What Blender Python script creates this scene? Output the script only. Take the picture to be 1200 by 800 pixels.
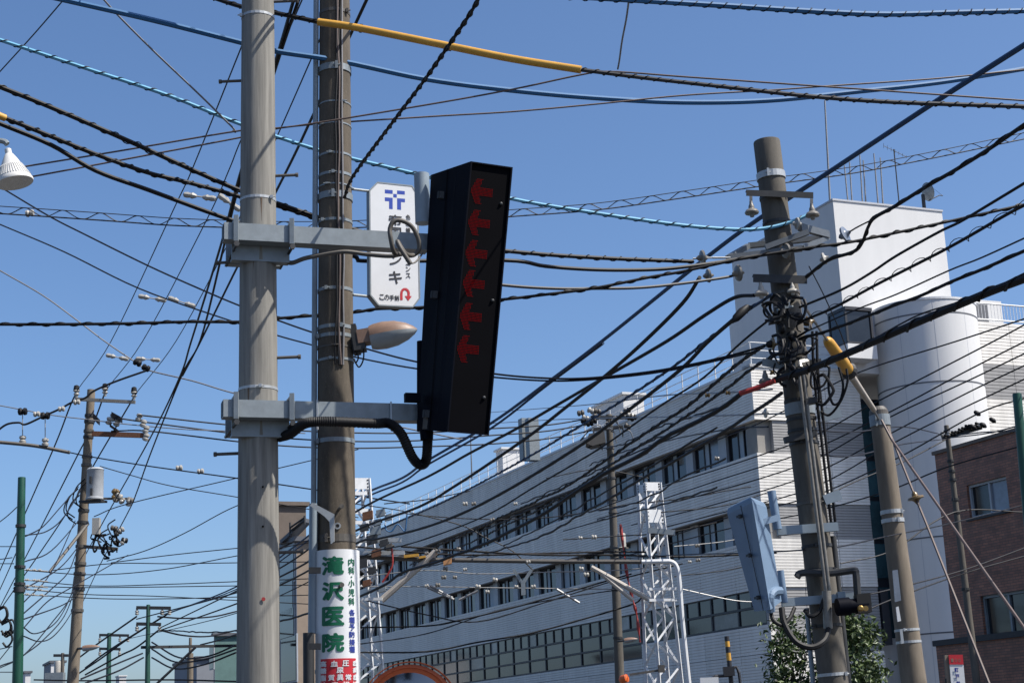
import bpy, bmesh, math, random
from mathutils import Vector as V, Matrix, noise
random.seed(7)
R = math.radians
for o in list(bpy.data.objects): bpy.data.objects.remove(o)
scn = bpy.context.scene
COL = scn.collection

# ------------------------------------------------------------------ camera
F = 1880.0                                   # focal length in photo pixels (1200 wide)
ZW = V((285-600, -7100-400, F)).normalized() # world up seen in camera axes (x right, y down, z forward)
YW = (V((0,0,1)) - ZW*ZW.z).normalized()
XW = YW.cross(ZW)
CAM = V((0,0,1.6))
def ray(x, y):
    d = V((x-600, y-400, F)); return V((XW.dot(d), YW.dot(d), ZW.dot(d)))
def at(x, y, dist):                          # point of the pixel's ray at forward distance dist (metres)
    d = ray(x, y); return CAM + d*(dist/d.y)
def atz(x, y, z):                            # point of the ray at height z
    d = ray(x, y); return CAM + d*((z-CAM.z)/d.z)
def dz(x, y, z): return atz(x, y, z).y
def onplane(x, y, p0, n):
    d = ray(x, y); return CAM + d*((p0-CAM).dot(n)/d.dot(n))
cam = bpy.data.objects.new('camera', bpy.data.cameras.new('camera')); COL.objects.link(cam)
cam.data.sensor_width = 36; cam.data.lens = F/1200*36; cam.data.clip_end = 4000; cam.data.clip_start = .1
cx = V((XW.x,YW.x,ZW.x)); cy = -V((XW.y,YW.y,ZW.y)); cz = -V((XW.z,YW.z,ZW.z))
cam.matrix_world = Matrix(((cx.x,cy.x,cz.x,0),(cx.y,cy.y,cz.y,0),(cx.z,cy.z,cz.z,1.6),(0,0,0,1)))
scn.camera = cam

# ------------------------------------------------------------------ sky, sun, exposure
SUN_AZ, SUN_EL = R(73), R(54)                # azimuth: right of straight behind the camera
sdir = V((math.sin(SUN_AZ)*math.cos(SUN_EL), -math.cos(SUN_AZ)*math.cos(SUN_EL), math.sin(SUN_EL)))
w = bpy.data.worlds.new('World'); scn.world = w; w.use_nodes = True
nt = w.node_tree; bg = nt.nodes['Background']
sky = nt.nodes.new('ShaderNodeTexSky'); sky.sky_type = 'NISHITA'; sky.sun_disc = False
sky.sun_elevation = SUN_EL; sky.sun_rotation = math.atan2(sdir.x, sdir.y)
sky.air_density = .85; sky.dust_density = 1.9; sky.ozone_density = 5.5
hs = nt.nodes.new('ShaderNodeHueSaturation'); hs.inputs['Saturation'].default_value = 1.07
nt.links.new(sky.outputs[0], hs.inputs['Color']); nt.links.new(hs.outputs[0], bg.inputs[0]); bg.inputs[1].default_value = .115
sl = bpy.data.lights.new('sun', 'SUN'); sl.energy = 5.0; sl.angle = R(.5); sl.color = (1,.95,.87)
so = bpy.data.objects.new('sun', sl); COL.objects.link(so); so.rotation_euler = sdir.to_track_quat('Z','Y').to_euler()
so.location = (20,-20,40)
scn.view_settings.view_transform = 'Standard'; scn.view_settings.look = 'None'
scn.view_settings.exposure = .56; scn.view_settings.gamma = 1

# ------------------------------------------------------------------ materials
MATS = {}
ALB = .8        # base colours scaled down, putting deeper shade contrast into the colours
def mat(name, col, rough=.6, metal=0., var=.15, scale=8, stretch=1., bump=0., spec=.5, emit=None, col2=None, spot=0., rand=0.):
    col = tuple(x*ALB for x in col); col2 = tuple(x*ALB for x in col2) if col2 else None
    m = bpy.data.materials.new(name); m.use_nodes = True; t = m.node_tree; b = t.nodes['Principled BSDF']
    b.inputs['Roughness'].default_value = rough; b.inputs['Metallic'].default_value = metal
    b.inputs['Specular IOR Level'].default_value = spec
    N = t.nodes.new; L = t.links.new
    tc = N('ShaderNodeTexCoord'); mp = N('ShaderNodeMapping'); L(tc.outputs['Object'], mp.inputs[0])
    mp.inputs['Scale'].default_value = (1,1,stretch)
    nz = N('ShaderNodeTexNoise'); nz.inputs['Scale'].default_value = scale; nz.inputs['Detail'].default_value = 6
    nz.inputs['Roughness'].default_value = .65; L(mp.outputs[0], nz.inputs[0])
    rp = N('ShaderNodeValToRGB'); L(nz.outputs[0], rp.inputs[0])
    c = V(col); c2 = V(col2) if col2 else c*(1-var)
    rp.color_ramp.elements[0].position = .3; rp.color_ramp.elements[1].position = .7
    rp.color_ramp.elements[0].color = (*c2, 1); rp.color_ramp.elements[1].color = (*(c*(1+var*.6)), 1)
    out = rp.outputs[0]
    if spot:
        n2 = N('ShaderNodeTexNoise'); n2.inputs['Scale'].default_value = 90; n2.inputs['Detail'].default_value = 2
        L(tc.outputs['Object'], n2.inputs[0])
        r2 = N('ShaderNodeValToRGB'); r2.color_ramp.elements[0].position = .62; r2.color_ramp.elements[1].position = .72
        L(n2.outputs[0], r2.inputs[0])
        mx = N('ShaderNodeMixRGB'); mx.inputs[2].default_value = (*(c*(1+spot)),1); L(r2.outputs[0], mx.inputs[0]); L(out, mx.inputs[1]); out = mx.outputs[0]
    if rand:
        oi = N('ShaderNodeObjectInfo'); mr = N('ShaderNodeMapRange'); L(oi.outputs['Random'], mr.inputs[0]); mr.inputs[3].default_value = 1-rand; mr.inputs[4].default_value = 1+rand*.5
        mu = N('ShaderNodeMixRGB'); mu.blend_type = 'MULTIPLY'; mu.inputs[0].default_value = 1; L(out, mu.inputs[1]); L(mr.outputs[0], mu.inputs[2]); out = mu.outputs[0]
    L(out, b.inputs['Base Color'])
    if bump:
        bp = N('ShaderNodeBump'); bp.inputs['Strength'].default_value = bump; bp.inputs['Distance'].default_value = .01
        L(nz.outputs[0], bp.inputs['Height']); L(bp.outputs[0], b.inputs['Normal'])
    if emit:
        b.inputs['Emission Color'].default_value = (*emit[:3],1); b.inputs['Emission Strength'].default_value = emit[3]
    MATS[name] = m; return m
mat('concrete_pale', (.25,.238,.212), .85, var=.4, scale=26, stretch=.045, bump=.3)
mat('concrete_brown', (.115,.094,.07), .9, var=.35, scale=10, stretch=.3, bump=.5, spot=.45)
mat('concrete_grey', (.115,.103,.086), .9, var=.35, scale=8, stretch=.2, bump=.35)
mat('concrete_dark', (.13,.117,.1), .9, var=.4, scale=8, stretch=.2, bump=.35)
mat('concrete_warm', (.2,.165,.125), .9, var=.3, scale=9, stretch=.2, bump=.35)
mat('galvanised', (.26,.295,.315), .5, .25, var=.16, scale=12)
mat('steel_pale', (.5,.52,.53), .45, .35, var=.15, scale=20)
mat('steel_dark', (.045,.047,.05), .6, .3, var=.25, scale=14)
mat('steel_rust', (.17,.07,.035), .8, .1, var=.4, scale=18)
mat('frame_grey', (.13,.145,.16), .55, .2, var=.2, scale=10)
mat('blue_grey', (.17,.25,.36), .45, var=.08, scale=6)
mat('pipe_blue', (.27,.33,.38), .45, var=.1, scale=6)
mat('black_box', (.003,.004,.009), .6, var=.2, scale=5, spec=.06)
mat('black_inner', (.0025,.0025,.004), .8, var=.2, scale=5, spec=.05)
mat('rubber', (.006,.006,.0075), .6, var=.3, scale=20, spec=.3)
mat('rubber_grey', (.035,.036,.04), .6, var=.3, scale=20)
mat('hose_grey', (.1,.09,.078), .6, var=.2, scale=14)
mat('wire_dark', (.01,.01,.014), .6, var=.2, scale=6, spec=.3)
mat('wire_grey', (.2,.2,.21), .5, .3, var=.2, scale=6)
mat('wire_pale', (.3,.3,.3), .45, .3, var=.2, scale=6)
mat('wire_brown', (.12,.085,.075), .6, .1, var=.2, scale=6)
mat('cable_blue', (.015,.12,.29), .65, var=.12, scale=5)
mat('cable_navy', (.012,.055,.14), .65, var=.15, scale=5)
mat('cable_cyan', (.14,.42,.62), .6, var=.1, scale=5)
mat('yellow', (.68,.36,.05), .45, var=.14, scale=7)
mat('cream_tube', (.5,.45,.39), .55, var=.15, scale=10)
mat('red', (.36,.035,.03), .5, var=.15, scale=8)
mat('sign_red', (.55,.02,.03), .4, var=.06, scale=8)
mat('sign_white', (.78,.79,.8), .4, var=.05, scale=4)
mat('sign_green', (.0,.13,.055), .4, var=.05)
mat('sign_blue', (.03,.05,.3), .4, var=.05)
mat('logo_blue', (.02,.06,.4), .4, var=.05)
mat('ink', (.02,.02,.025), .5, var=.05)
mat('green_pole', (.008,.075,.045), .42, var=.25, scale=6, stretch=.4)
mat('green_far', (.02,.085,.06), .5, var=.25, scale=6, stretch=.4)
mat('porcelain', (.42,.4,.36), .35, var=.15, scale=20)
mat('porcelain_grey', (.22,.205,.18), .35, var=.3, scale=20)
mat('ceramic_amber', (.2,.13,.05), .3, var=.3, scale=20)
mat('transformer', (.4,.42,.44), .5, var=.12, scale=7)
mat('white_paint', (.74,.75,.76), .5, var=.08, scale=8)
mat('white_clad', (.87,.84,.785), .6, var=.16, scale=1.6, stretch=.12, rand=.07)
mat('white_plaster', (.72,.72,.715), .7, var=.055, scale=1.1, stretch=.1)
mat('clad_cool', (.5,.52,.56), .6, var=.06, scale=1.2)
mat('grey_clad', (.36,.355,.35), .65, var=.14, scale=1.6, stretch=.12, rand=.06)
mat('soffit', (.3,.285,.26), .8, var=.1, scale=2)
mat('frame_dark', (.02,.022,.03), .5, var=.1)
mat('mullion', (.42,.45,.48), .5, var=.1, scale=3)
mat('blind', (.4,.47,.52), .6, var=.12, scale=2)
mat('roof_metal', (.12,.125,.14), .6, var=.2, scale=2)
mat('teal_wall', (.12,.22,.21), .8, var=.2, scale=1)
mat('tan_wall', (.3,.235,.18), .85, var=.12, scale=3)
mat('bluegrey_wall', (.25,.27,.31), .8, var=.1, scale=1)
mat('brown_wall', (.17,.135,.11), .85, var=.12, scale=4)
mat('lamp_pink', (.25,.155,.11), .5, var=.15, scale=14)
mat('lamp_white', (.72,.71,.68), .45, var=.06, scale=12)
mat('orange', (.8,.15,.03), .4, var=.12, scale=8)
mat('orange_faded', (.62,.3,.12), .6, var=.2, scale=10)
mat('brass', (.28,.17,.05), .35, .7, var=.2, scale=14)
mat('bark', (.1,.075,.05), .9, var=.3, scale=20, bump=.4)
mat('asphalt', (.06,.06,.062), .9, var=.25, scale=3, bump=.2)
mat('paving', (.06,.058,.055), .9, var=.2, scale=.4, bump=.2)
mat('led', (.012,.0,.0), .8, spec=0., emit=(.95,.008,.014,.12))
def glass(name, col, rough=.06, spec=.6, tint=None):
    m = mat(name, col, rough, var=.5, scale=.9, spec=spec, rand=.45, bump=.06)
    return m
glass('glass_dark', (.018,.022,.028)); glass('glass_band', (.04,.048,.055), .1); glass('glass_pale', (.24,.25,.26), .25)
glass('glass_teal', (.05,.12,.14), .1); glass('lens', (.33,.36,.38), .2); glass('curtain_pane', (.25,.29,.36), .2)
def tile_material():
    m = bpy.data.materials.new('brown_tile'); m.use_nodes = True; t = m.node_tree; b = t.nodes['Principled BSDF']; N = t.nodes.new; L = t.links.new
    uv = N('ShaderNodeUVMap'); bk = N('ShaderNodeTexBrick'); L(uv.outputs[0], bk.inputs[0])
    bk.inputs['Scale'].default_value = 1; bk.inputs['Brick Width'].default_value = .24; bk.inputs['Row Height'].default_value = .075; bk.inputs['Mortar Size'].default_value = .008
    bk.inputs['Color1'].default_value = (.3,.125,.075,1); bk.inputs['Color2'].default_value = (.17,.08,.052,1); bk.inputs['Mortar'].default_value = (.09,.06,.05,1); bk.inputs['Bias'].default_value = -.1
    nz = N('ShaderNodeTexNoise'); nz.inputs['Scale'].default_value = 2.4; nz.inputs['Detail'].default_value = 5; L(uv.outputs[0], nz.inputs[0])
    mx = N('ShaderNodeMixRGB'); mx.blend_type = 'OVERLAY'; mx.inputs[0].default_value = .6; L(bk.outputs[0], mx.inputs[1]); L(nz.outputs[0], mx.inputs[2])
    L(mx.outputs[0], b.inputs['Base Color']); b.inputs['Roughness'].default_value = .6; MATS['brown_tile'] = m
tile_material()
def leaf_material(name, c1, c2):
    m = mat(name, c1, .5, var=.4, scale=3, col2=c2); b = m.node_tree.nodes['Principled BSDF']
    b.inputs['Transmission Weight'].default_value = 0; return m
leaf_material('leaf', (.05,.085,.02), (.02,.04,.01)); leaf_material('leaf_light', (.1,.14,.035), (.05,.085,.02))

# ------------------------------------------------------------------ mesh builder
OFF = {}
class MB:
    def __init__(s): s.v = []; s.f = []
    def add(s, vs, fs):
        b = len(s.v); s.v += [V(p) for p in vs]; s.f += [tuple(i+b for i in f) for f in fs]; return s
    def hexa(s, p):        # p: 4 bottom + 4 top, same order
        return s.add(p, [(3,2,1,0),(4,5,6,7),(0,1,5,4),(1,2,6,5),(2,3,7,6),(3,0,4,7)])
    def obox(s, c, ex, ey, ez):   # centre and three half-extent vectors
        c, ex, ey, ez = V(c), V(ex), V(ey), V(ez)
        return s.hexa([c-ex-ey-ez, c+ex-ey-ez, c+ex+ey-ez, c-ex+ey-ez, c-ex-ey+ez, c+ex-ey+ez, c+ex+ey+ez, c-ex+ey+ez])
    def bar(s, p0, p1, w, h, up=(0,0,1)):   # rectangular bar between two points
        p0, p1 = V(p0), V(p1); d = (p1-p0); L = d.length; d.normalize(); sd = d.cross(V(up))
        if sd.length < 1e-4: sd = d.cross(V((1,0,0)))
        sd.normalize(); u = sd.cross(d)
        return s.obox((p0+p1)/2, d*L/2, sd*w/2, u*h/2)
    def angle(s, p0, p1, w, t=.008, up=(0,0,1), flip=1):   # L-section
        p0, p1 = V(p0), V(p1); d = (p1-p0).normalized(); sd = d.cross(V(up))
        if sd.length < 1e-4: sd = d.cross(V((1,0,0)))
        sd.normalize(); u = sd.cross(d)
        s.bar(p0+u*(w/2-t/2), p1+u*(w/2-t/2), w, t, up); s.bar(p0+sd*flip*(w/2-t/2)-u*t/2, p1+sd*flip*(w/2-t/2)-u*t/2, t, w-t, up); return s
    def tube(s, p0, p1, r0, r1=None, n=10, cap=True):
        return s.path([p0, p1], [r0, r0 if r1 is None else r1], n, cap)
    def path(s, pts, r, n=6, cap=True):
        pts = [V(p) for p in pts]; m = len(pts)
        rr = r if isinstance(r, (list,tuple)) else [r]*m
        b = len(s.v); ref = None
        for i, p in enumerate(pts):
            d = pts[min(i+1,m-1)]-pts[max(i-1,0)]
            if d.length < 1e-9: d = V((0,0,1))
            d.normalize()
            if ref is None:
                ref = V((0,0,1)) if abs(d.z) < .9 else V((1,0,0))
            x = d.cross(ref)
            if x.length < 1e-5: x = d.cross(V((.3,1,.2)))
            x.normalize(); y = x.cross(d).normalized(); ref = y
            for k in range(n):
                a = 2*math.pi*k/n; s.v.append(p + (x*math.cos(a)+y*math.sin(a))*rr[i])
        for i in range(m-1):
            for k in range(n):
                k2 = (k+1)%n; s.f.append((b+i*n+k, b+i*n+k2, b+(i+1)*n+k2, b+(i+1)*n+k))
        if cap:
            s.f.append(tuple(b+k for k in range(n))[::-1]); s.f.append(tuple(b+(m-1)*n+k for k in range(n)))
        return s
    def lathe(s, o, ax, prof, n=14):   # prof: (radius, along axis)
        o = V(o); ax = V(ax).normalized(); pts = [o+ax*h for _, h in prof]
        x = ax.cross(V((0,0,1)) if abs(ax.z) < .9 else V((1,0,0))).normalized(); y = ax.cross(x); b = len(s.v); m = len(prof)
        for (rd, h), p in zip(prof, pts):
            for k in range(n):
                a = 2*math.pi*k/n; s.v.append(p+(x*math.cos(a)+y*math.sin(a))*max(rd,1e-4))
        for i in range(m-1):
            for k in range(n):
                k2 = (k+1)%n; s.f.append((b+i*n+k, b+i*n+k2, b+(i+1)*n+k2, b+(i+1)*n+k))
        s.f.append(tuple(b+k for k in range(n))[::-1]); s.f.append(tuple(b+(m-1)*n+k for k in range(n))); return s
    def prism(s, poly, vec):
        poly = [V(p) for p in poly]; vec = V(vec); n = len(poly)
        return s.add(poly+[p+vec for p in poly], [tuple(range(n))[::-1], tuple(range(n,2*n))]+[(i,(i+1)%n,(i+1)%n+n,i+n) for i in range(n)])
    def build(s, name, m, parent=None, smooth=False, base=None, uv=None):
        off = OFF[parent.name] if parent else (V(base) if base is not None else V((0,0,0)))
        me = bpy.data.meshes.new(name); me.from_pydata([tuple(p-off) for p in s.v], [], s.f)
        if uv:
            o0, u, vv = uv; l = me.uv_layers.new(name='UVMap')
            for lp in me.loops:
                q = s.v[lp.vertex_index]-o0; l.data[lp.index].uv = (q.dot(u), q.dot(vv))
        me.materials.append(MATS[m]); me.validate()
        if smooth:
            for p in me.polygons: p.use_smooth = True
            try: me.set_sharp_from_angle(angle=R(40))
            except Exception: pass
        o = bpy.data.objects.new(name, me); COL.objects.link(o)
        if parent: o.parent = parent
        else: o.location = off
        OFF[o.name] = off
        return o
def thing(name, label, cat, base, group=None):
    o = bpy.data.objects.new(name, None); COL.objects.link(o); o.location = base; o.empty_display_size = .2
    o['label'] = label; o['category'] = cat
    if group: o['group'] = group
    OFF[o.name] = V(base); return o
def tag(o, label, cat, group=None):
    o['label'] = label; o['category'] = cat
    if group: o['group'] = group
    return o
def share(o, loc_delta, parent):        # another copy of a built piece, moved by loc_delta
    c = o.copy(); COL.objects.link(c); c.parent = parent; c.location = V(o.location)+V(loc_delta); OFF[c.name] = OFF[o.name]; return c
def struct(o): o['kind'] = 'structure'; return o
def spline(pts, step=10):
    P = [V(p) for p in pts]
    if len(P) == 2: return [P[0].lerp(P[1], i/step) for i in range(step+1)]
    out = []; E = [P[0]*2-P[1]]+P+[P[-1]*2-P[-2]]
    for i in range(1, len(E)-2):
        a, b, c, d = E[i-1:i+3]
        for k in range(step):
            t = k/step
            out.append(.5*((2*b)+(c-a)*t+(2*a-5*b+4*c-d)*t*t+(3*b-a-3*c+d)*t**3))
    return out+[P[-1]]
def ground_at(x, y, dist): p = at(x, y, dist); return V((p.x, p.y, 0))
D1v = V((-.38787,.92171,0)); D2v = V((.92171,.38787,0)); UP = V((0,0,1))   # the two directions of the street grid

# glyphs: outlines from Blender's built-in font, scaled into a unit box
GL = {}
def glyph(ch):
    key = ch
    if key not in GL:
        cu = bpy.data.curves.new('t', 'FONT'); cu.body = ch; cu.resolution_u = 2
        ob = bpy.data.objects.new('t', cu); COL.objects.link(ob)
        dg = bpy.context.evaluated_depsgraph_get(); me = ob.evaluated_get(dg).to_mesh()
        bm = bmesh.new(); bm.from_mesh(me); xs = [q.co.x for q in bm.verts] or [0]
        for k in range(1, 12):
            bmesh.ops.bisect_plane(bm, geom=bm.verts[:]+bm.edges[:]+bm.faces[:], plane_co=(min(xs)+(max(xs)-min(xs))*k/12,0,0), plane_no=(1,0,0))
        bm.verts.index_update(); vs = [V(q.co) for q in bm.verts]; fs = [tuple(q.index for q in p.verts) for p in bm.faces]; bm.free()
        ob.evaluated_get(dg).to_mesh_clear(); bpy.data.objects.remove(ob); bpy.data.curves.remove(cu)
        if vs:
            x0 = min(p.x for p in vs); x1 = max(p.x for p in vs); y0 = min(p.y for p in vs); y1 = max(p.y for p in vs)
            vs = [((p.x-(x0+x1)/2)/max(x1-x0,1e-5), (p.y-(y0+y1)/2)/max(y1-y0,1e-5)) for p in vs]
        GL[key] = (vs, fs)
    return GL[key]
def put_glyph(mb, ch, fn, cxy, wh, bold=0.):   # fn maps (u,v,lift) to a world point; weight comes from slightly shifted copies
    vs, fs = glyph(ch)
    sh = [(0,0)]+([(math.cos(k*.785)*bold, math.sin(k*.785)*bold) for k in range(8)] if bold else [])
    for i, (du, dv) in enumerate(sh):
        mb.add([fn(cxy[0]+(a*(1-2*bold)+du)*wh[0], cxy[1]+(b*(1-2*bold)+dv)*wh[1], i*.0003) for a, b in vs], fs)

# ------------------------------------------------------------------ ground
g = MB(); S = 1500
g.add([(-S,-S,0),(S,-S,0),(S,S,0),(-S,S,0)], [(0,1,2,3)]); struct(g.build('ground', 'paving'))
g = MB(); c0 = V((2,6,.004)); g.add([c0-D2v*60-D1v*4, c0+D2v*60-D1v*4, c0+D2v*60+D1v*4, c0-D2v*60+D1v*4], [(0,1,2,3)]); struct(g.build('road', 'asphalt'))

# ------------------------------------------------------------------ poles helper
def pole_axis(xt, yt, xb, yb, D, extra=0.):   # points on the pole axis: top pixel, and the same pole's lower pixel, extended to the ground
    t = at(xt, yt, D); b = at(xb, yb, D); d = (b-t); g0 = t + d*((t.z)/-d.z); 
    if extra: t = t-d.normalized()*extra
    return t, g0
def radius_px(px, x, y, D):
    p = at(x, y, D)-CAM; depth = XW.z*p.x+YW.z*p.y+ZW.z*p.z
    return px*depth/F/2
def band(mb, p, d, r, h, n=20, t=.006):
    mb.lathe(p-d*h/2, d, [(r,0),(r+t,.0),(r+t,h),(r,h)], n)
def bell(mb, o, ax, s=1.):     # bell insulator
    mb.lathe(o, ax, [(.016*s,0),(.02*s,.03*s),(.03*s,.05*s),(.032*s,.08*s),(.06*s,.095*s),(.075*s,.12*s),(.07*s,.135*s),(.03*s,.14*s),(.02*s,.17*s)], 14)
def disc(mb, o, ax, s=1.):     # strain disc insulator
    mb.lathe(o, ax, [(.012*s,-.07*s),(.03*s,-.05*s),(.036*s,-.02*s),(.085*s,-.01*s),(.09*s,.012*s),(.05*s,.02*s),(.03*s,.035*s),(.012*s,.07*s)], 14)
def knob(mb, o, ax, s=1.):     # small spool insulator
    mb.lathe(o, ax, [(.02*s,-.06*s),(.045*s,-.05*s),(.05*s,-.02*s),(.03*s,0),(.05*s,.02*s),(.045*s,.05*s),(.02*s,.06*s)], 10)

# ================================================================== HOSPITAL
K = at(884, 491, 68.0); K0 = V((K.x, K.y, 0))
NL = -D2v          # outward normal of the long (shaded) facade
NR = -D1v          # outward normal of the sunlit end facade
zA, zB, zC, zD, zE, zF, zG, zG2, zH = 17.05, 14.73, 13.27, 11.10, 9.60, 7.55, 6.07, 5.39, 4.84
def hl(s, z, o=0.): return K0+D1v*s+NL*o+UP*z       # long facade: s metres from the corner, o metres proud
def hr(s, z, o=0.): return K0+D2v*s+NR*o+UP*z       # end facade
def s_long(x, y, o=0.): p = onplane(x, y, K0+NL*o, D2v); return (p-K0).dot(D1v), p.z
def s_end(x, y, o=0.): p = onplane(x, y, K0+NR*o, D1v); return (p-K0).dot(D2v), p.z
hosp = thing('hospital_building', 'long white clad hospital block with window bands, stair tower and round drum', 'building', K0)
SL, SE = 78.0, s_end(1008, 463)[0]
# core walls, set back behind cladding and glazing
m = MB(); m.hexa([hl(.95,0,-.95), hl(.95,0,-.95)+D2v*(SE-1.1), hl(SL,0,-.95)+D2v*(SE-1.1), hl(SL,0,-.95)]+[q+UP*16.9 for q in (hl(.95,0,-.95), hl(.95,0,-.95)+D2v*(SE-1.1), hl(SL,0,-.95)+D2v*(SE-1.1), hl(SL,0,-.95))])
m.build('core_wall', 'soffit', hosp)
def ribbed(fn, s0, s1, z0, z1, thick, pitch=.125, gap=.012):     # cladding panel with horizontal grooves
    mb = MB(); n = max(2, round((z1-z0)/pitch)); h = (z1-z0)/n; prof = []
    for i in range(n):
        z = z0+i*h; prof += [(z+.012, thick), (z+h-.016, thick-.004), (z+h-.012, thick-.03), (z+h, thick-.03)] if i < n-1 else [(z+.012, thick), (z+h, thick)]
    prof = [(z0, 0.), (z0, thick)]+prof+[(z1, 0.)]
    a = [fn(s0+gap, z, o) for z, o in prof]; b = [fn(s1-gap, z, o) for z, o in prof]; k = len(prof)
    mb.add(a+b, [(i, i+k, i+1+k, i+1) for i in range(k-1)]+[tuple(range(k)), tuple(range(2*k-1, k-1, -1))]+[(0,k-1,2*k-1,k)]); return mb
MOD = 3.13; joints = [0.0, 2.6]+[2.6+MOD*i for i in range(1, 25)]
bands = [(zB,zA),(zD,zC),(zF,zE)]
low = [(.35,zH-.012),(zH+.012,zG-.05)]
for (z0, z1) in bands+low:
    proto = None
    for i in range(len(joints)-1):
        s0, s1 = joints[i], joints[i+1]
        zz1 = z1 if (z0, z1) != low[1] or s0 < 9.9 else zG2-.05
        if (z0, z1) == low[1] and s0 > 9.9:
            if i == 4 or proto is None or proto[1] != zz1:
                o = ribbed(hl, s0, s1, z0, zz1, .0).build('cladding_panel', 'clad_cool', hosp) if False else ribbed(lambda s,z,q: hl(s,z,q-.22), s0, s1, z0, zz1, .22).build('cladding_panel', 'white_clad', hosp); proto = (o, zz1, s0)
            else: share(proto[0], D1v*(s0-proto[2]), hosp)
        elif i == 0: ribbed(lambda s,z,q: hl(s,z,q-.22), s0, s1, z0, zz1, .22).build('cladding_panel', 'white_clad', hosp)
        elif proto is None or proto[1] != zz1:
            o = ribbed(lambda s,z,q: hl(s,z,q-.22), s0, s1, z0, zz1, .22).build('cladding_panel', 'white_clad', hosp); proto = (o, zz1, s0)
        else: share(proto[0], D1v*(s0-proto[2]), hosp)
# backing + soffits + parapet behind the panels
for (z0, z1) in bands+[(0.,zG2-.06)]:
    m = MB(); m.hexa([hl(.23,z0+.02,-.235), hl(SL,z0+.02,-.235), hl(SL,z0+.02,-.96), hl(.23,z0+.02,-.96)]+[hl(.23,z1-.02,-.235), hl(SL,z1-.02,-.235), hl(SL,z1-.02,-.96), hl(.23,z1-.02,-.96)])
    m.build('floor_edge', 'soffit', hosp)
m = MB(); m.hexa([hl(-.05,zA,.05), hl(SL,zA,.05), hl(SL,zA,-.6), hl(-.05,zA,-.6)]+[hl(-.05,zA+.12,.05), hl(SL,zA+.12,.05), hl(SL,zA+.12,-.6), hl(-.05,zA+.12,-.6)])
m.build('coping', 'white_paint', hosp)
# end (sunlit) facade
ej = [0, SE*.34, SE*.67, SE]
for k, (z0, z1) in enumerate([(zB,zA),(zD,zC),(zF,zE),(.35,zH),(zC,zB),(zE,zD),(zH+.012,zF)]):
    grey = k in (4,5,6)
    for i in range(3):
        e0 = ej[i]
        if grey and i == 0: e0 = .9 if k < 6 else 0
        ribbed(lambda s,z,q: hr(s,z,q-.22-(.06 if grey else 0)), e0 if i or grey else .23*0, ej[i+1], z0+.01, z1-.01, .22).build('cladding_panel', 'grey_clad' if grey else 'white_clad', hosp)
m = MB(); m.hexa([hr(.25,0.1,-.3), hr(SE-.02,.1,-.3), hr(SE-.02,.1,-1.2), hr(.25,.1,-1.2)]+[hr(.25,zA-.05,-.3), hr(SE-.02,zA-.05,-.3), hr(SE-.02,zA-.05,-1.2), hr(.25,zA-.05,-1.2)]); m.build('end_backing', 'soffit', hosp)
m = MB(); m.hexa([hr(-.05,zA,.05), hr(SE,zA,.05), hr(SE,zA,-.6), hr(-.05,zA,-.6)]+[hr(-.05,zA+.13,.05), hr(SE,zA+.13,.05), hr(SE,zA+.13,-.6), hr(-.05,zA+.13,-.6)]); m.build('coping', 'white_paint', hosp)
# window rows two and three: pairs of dark panes between pale piers, set back under the band above
def win_row(z0, z1):
    pf = pp1 = pp2 = pb = None
    i = 0; s = 1.0
    while s < 66:
        o = -.62
        if pf is None:
            m = MB()
            for a, b in ((s,s+.08),(s+1.02,s+1.08),(s+1.52,s+1.58),(s+2.32,s+2.4)): m.hexa([hl(a,z0,o-.1),hl(b,z0,o-.1),hl(b,z0,o),hl(a,z0,o)]+[hl(a,z1,o-.1),hl(b,z1,o-.1),hl(b,z1,o),hl(a,z1,o)])
            for a, b in ((z0,z0+.06),(z1-.06,z1)): m.hexa([hl(s,a,o-.1),hl(s+2.4,a,o-.1),hl(s+2.4,a,o+.01),hl(s,a,o+.01)]+[hl(s,b,o-.1),hl(s+2.4,b,o-.1),hl(s+2.4,b,o+.01),hl(s,b,o+.01)])
            pf = m.build('window', 'frame_dark', hosp)
            def sheet(a, b, nm, mt, oo=o-.05):
                q = MB(); q.hexa([hl(a,z0+.06,oo-.02),hl(b,z0+.06,oo-.02),hl(b,z0+.06,oo),hl(a,z0+.06,oo)]+[hl(a,z1-.06,oo-.02),hl(b,z1-.06,oo-.02),hl(b,z1-.06,oo),hl(a,z1-.06,oo)]); return q.build(nm, mt, pf)
            pp1 = sheet(s+.08, s+1.02, 'pane', 'glass_dark'); pp2 = sheet(s+1.58, s+2.32, 'pane', 'glass_dark'); pb = sheet(s+1.08, s+1.52, 'blind', 'blind')
            q = MB(); q.hexa([hl(s+2.42,z0,-.7),hl(s+3.11,z0,-.7),hl(s+3.11,z0,-.5),hl(s+2.42,z0,-.5)]+[hl(s+2.42,z1,-.7),hl(s+3.11,z1,-.7),hl(s+3.11,z1,-.5),hl(s+2.42,z1,-.5)]); pier = q.build('pier', 'mullion', hosp)
        else:
            f = share(pf, D1v*(i*MOD), hosp)
            rnd = random.random()
            for q_ in (pp1, pp2, pb):
                c = share(q_, (0,0,0), f)
                if q_ is not pb and rnd < .4: 
                    c.data = c.data.copy(); c.data.materials[0] = MATS[random.choice(['glass_band','curtain_pane','blind','glass_band'])]; rnd = random.choice([.1,1,1])
            share(pier, D1v*(i*MOD), hosp)
        i += 1; s += MOD
win_row(zC, zB); win_row(zE, zD)
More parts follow.
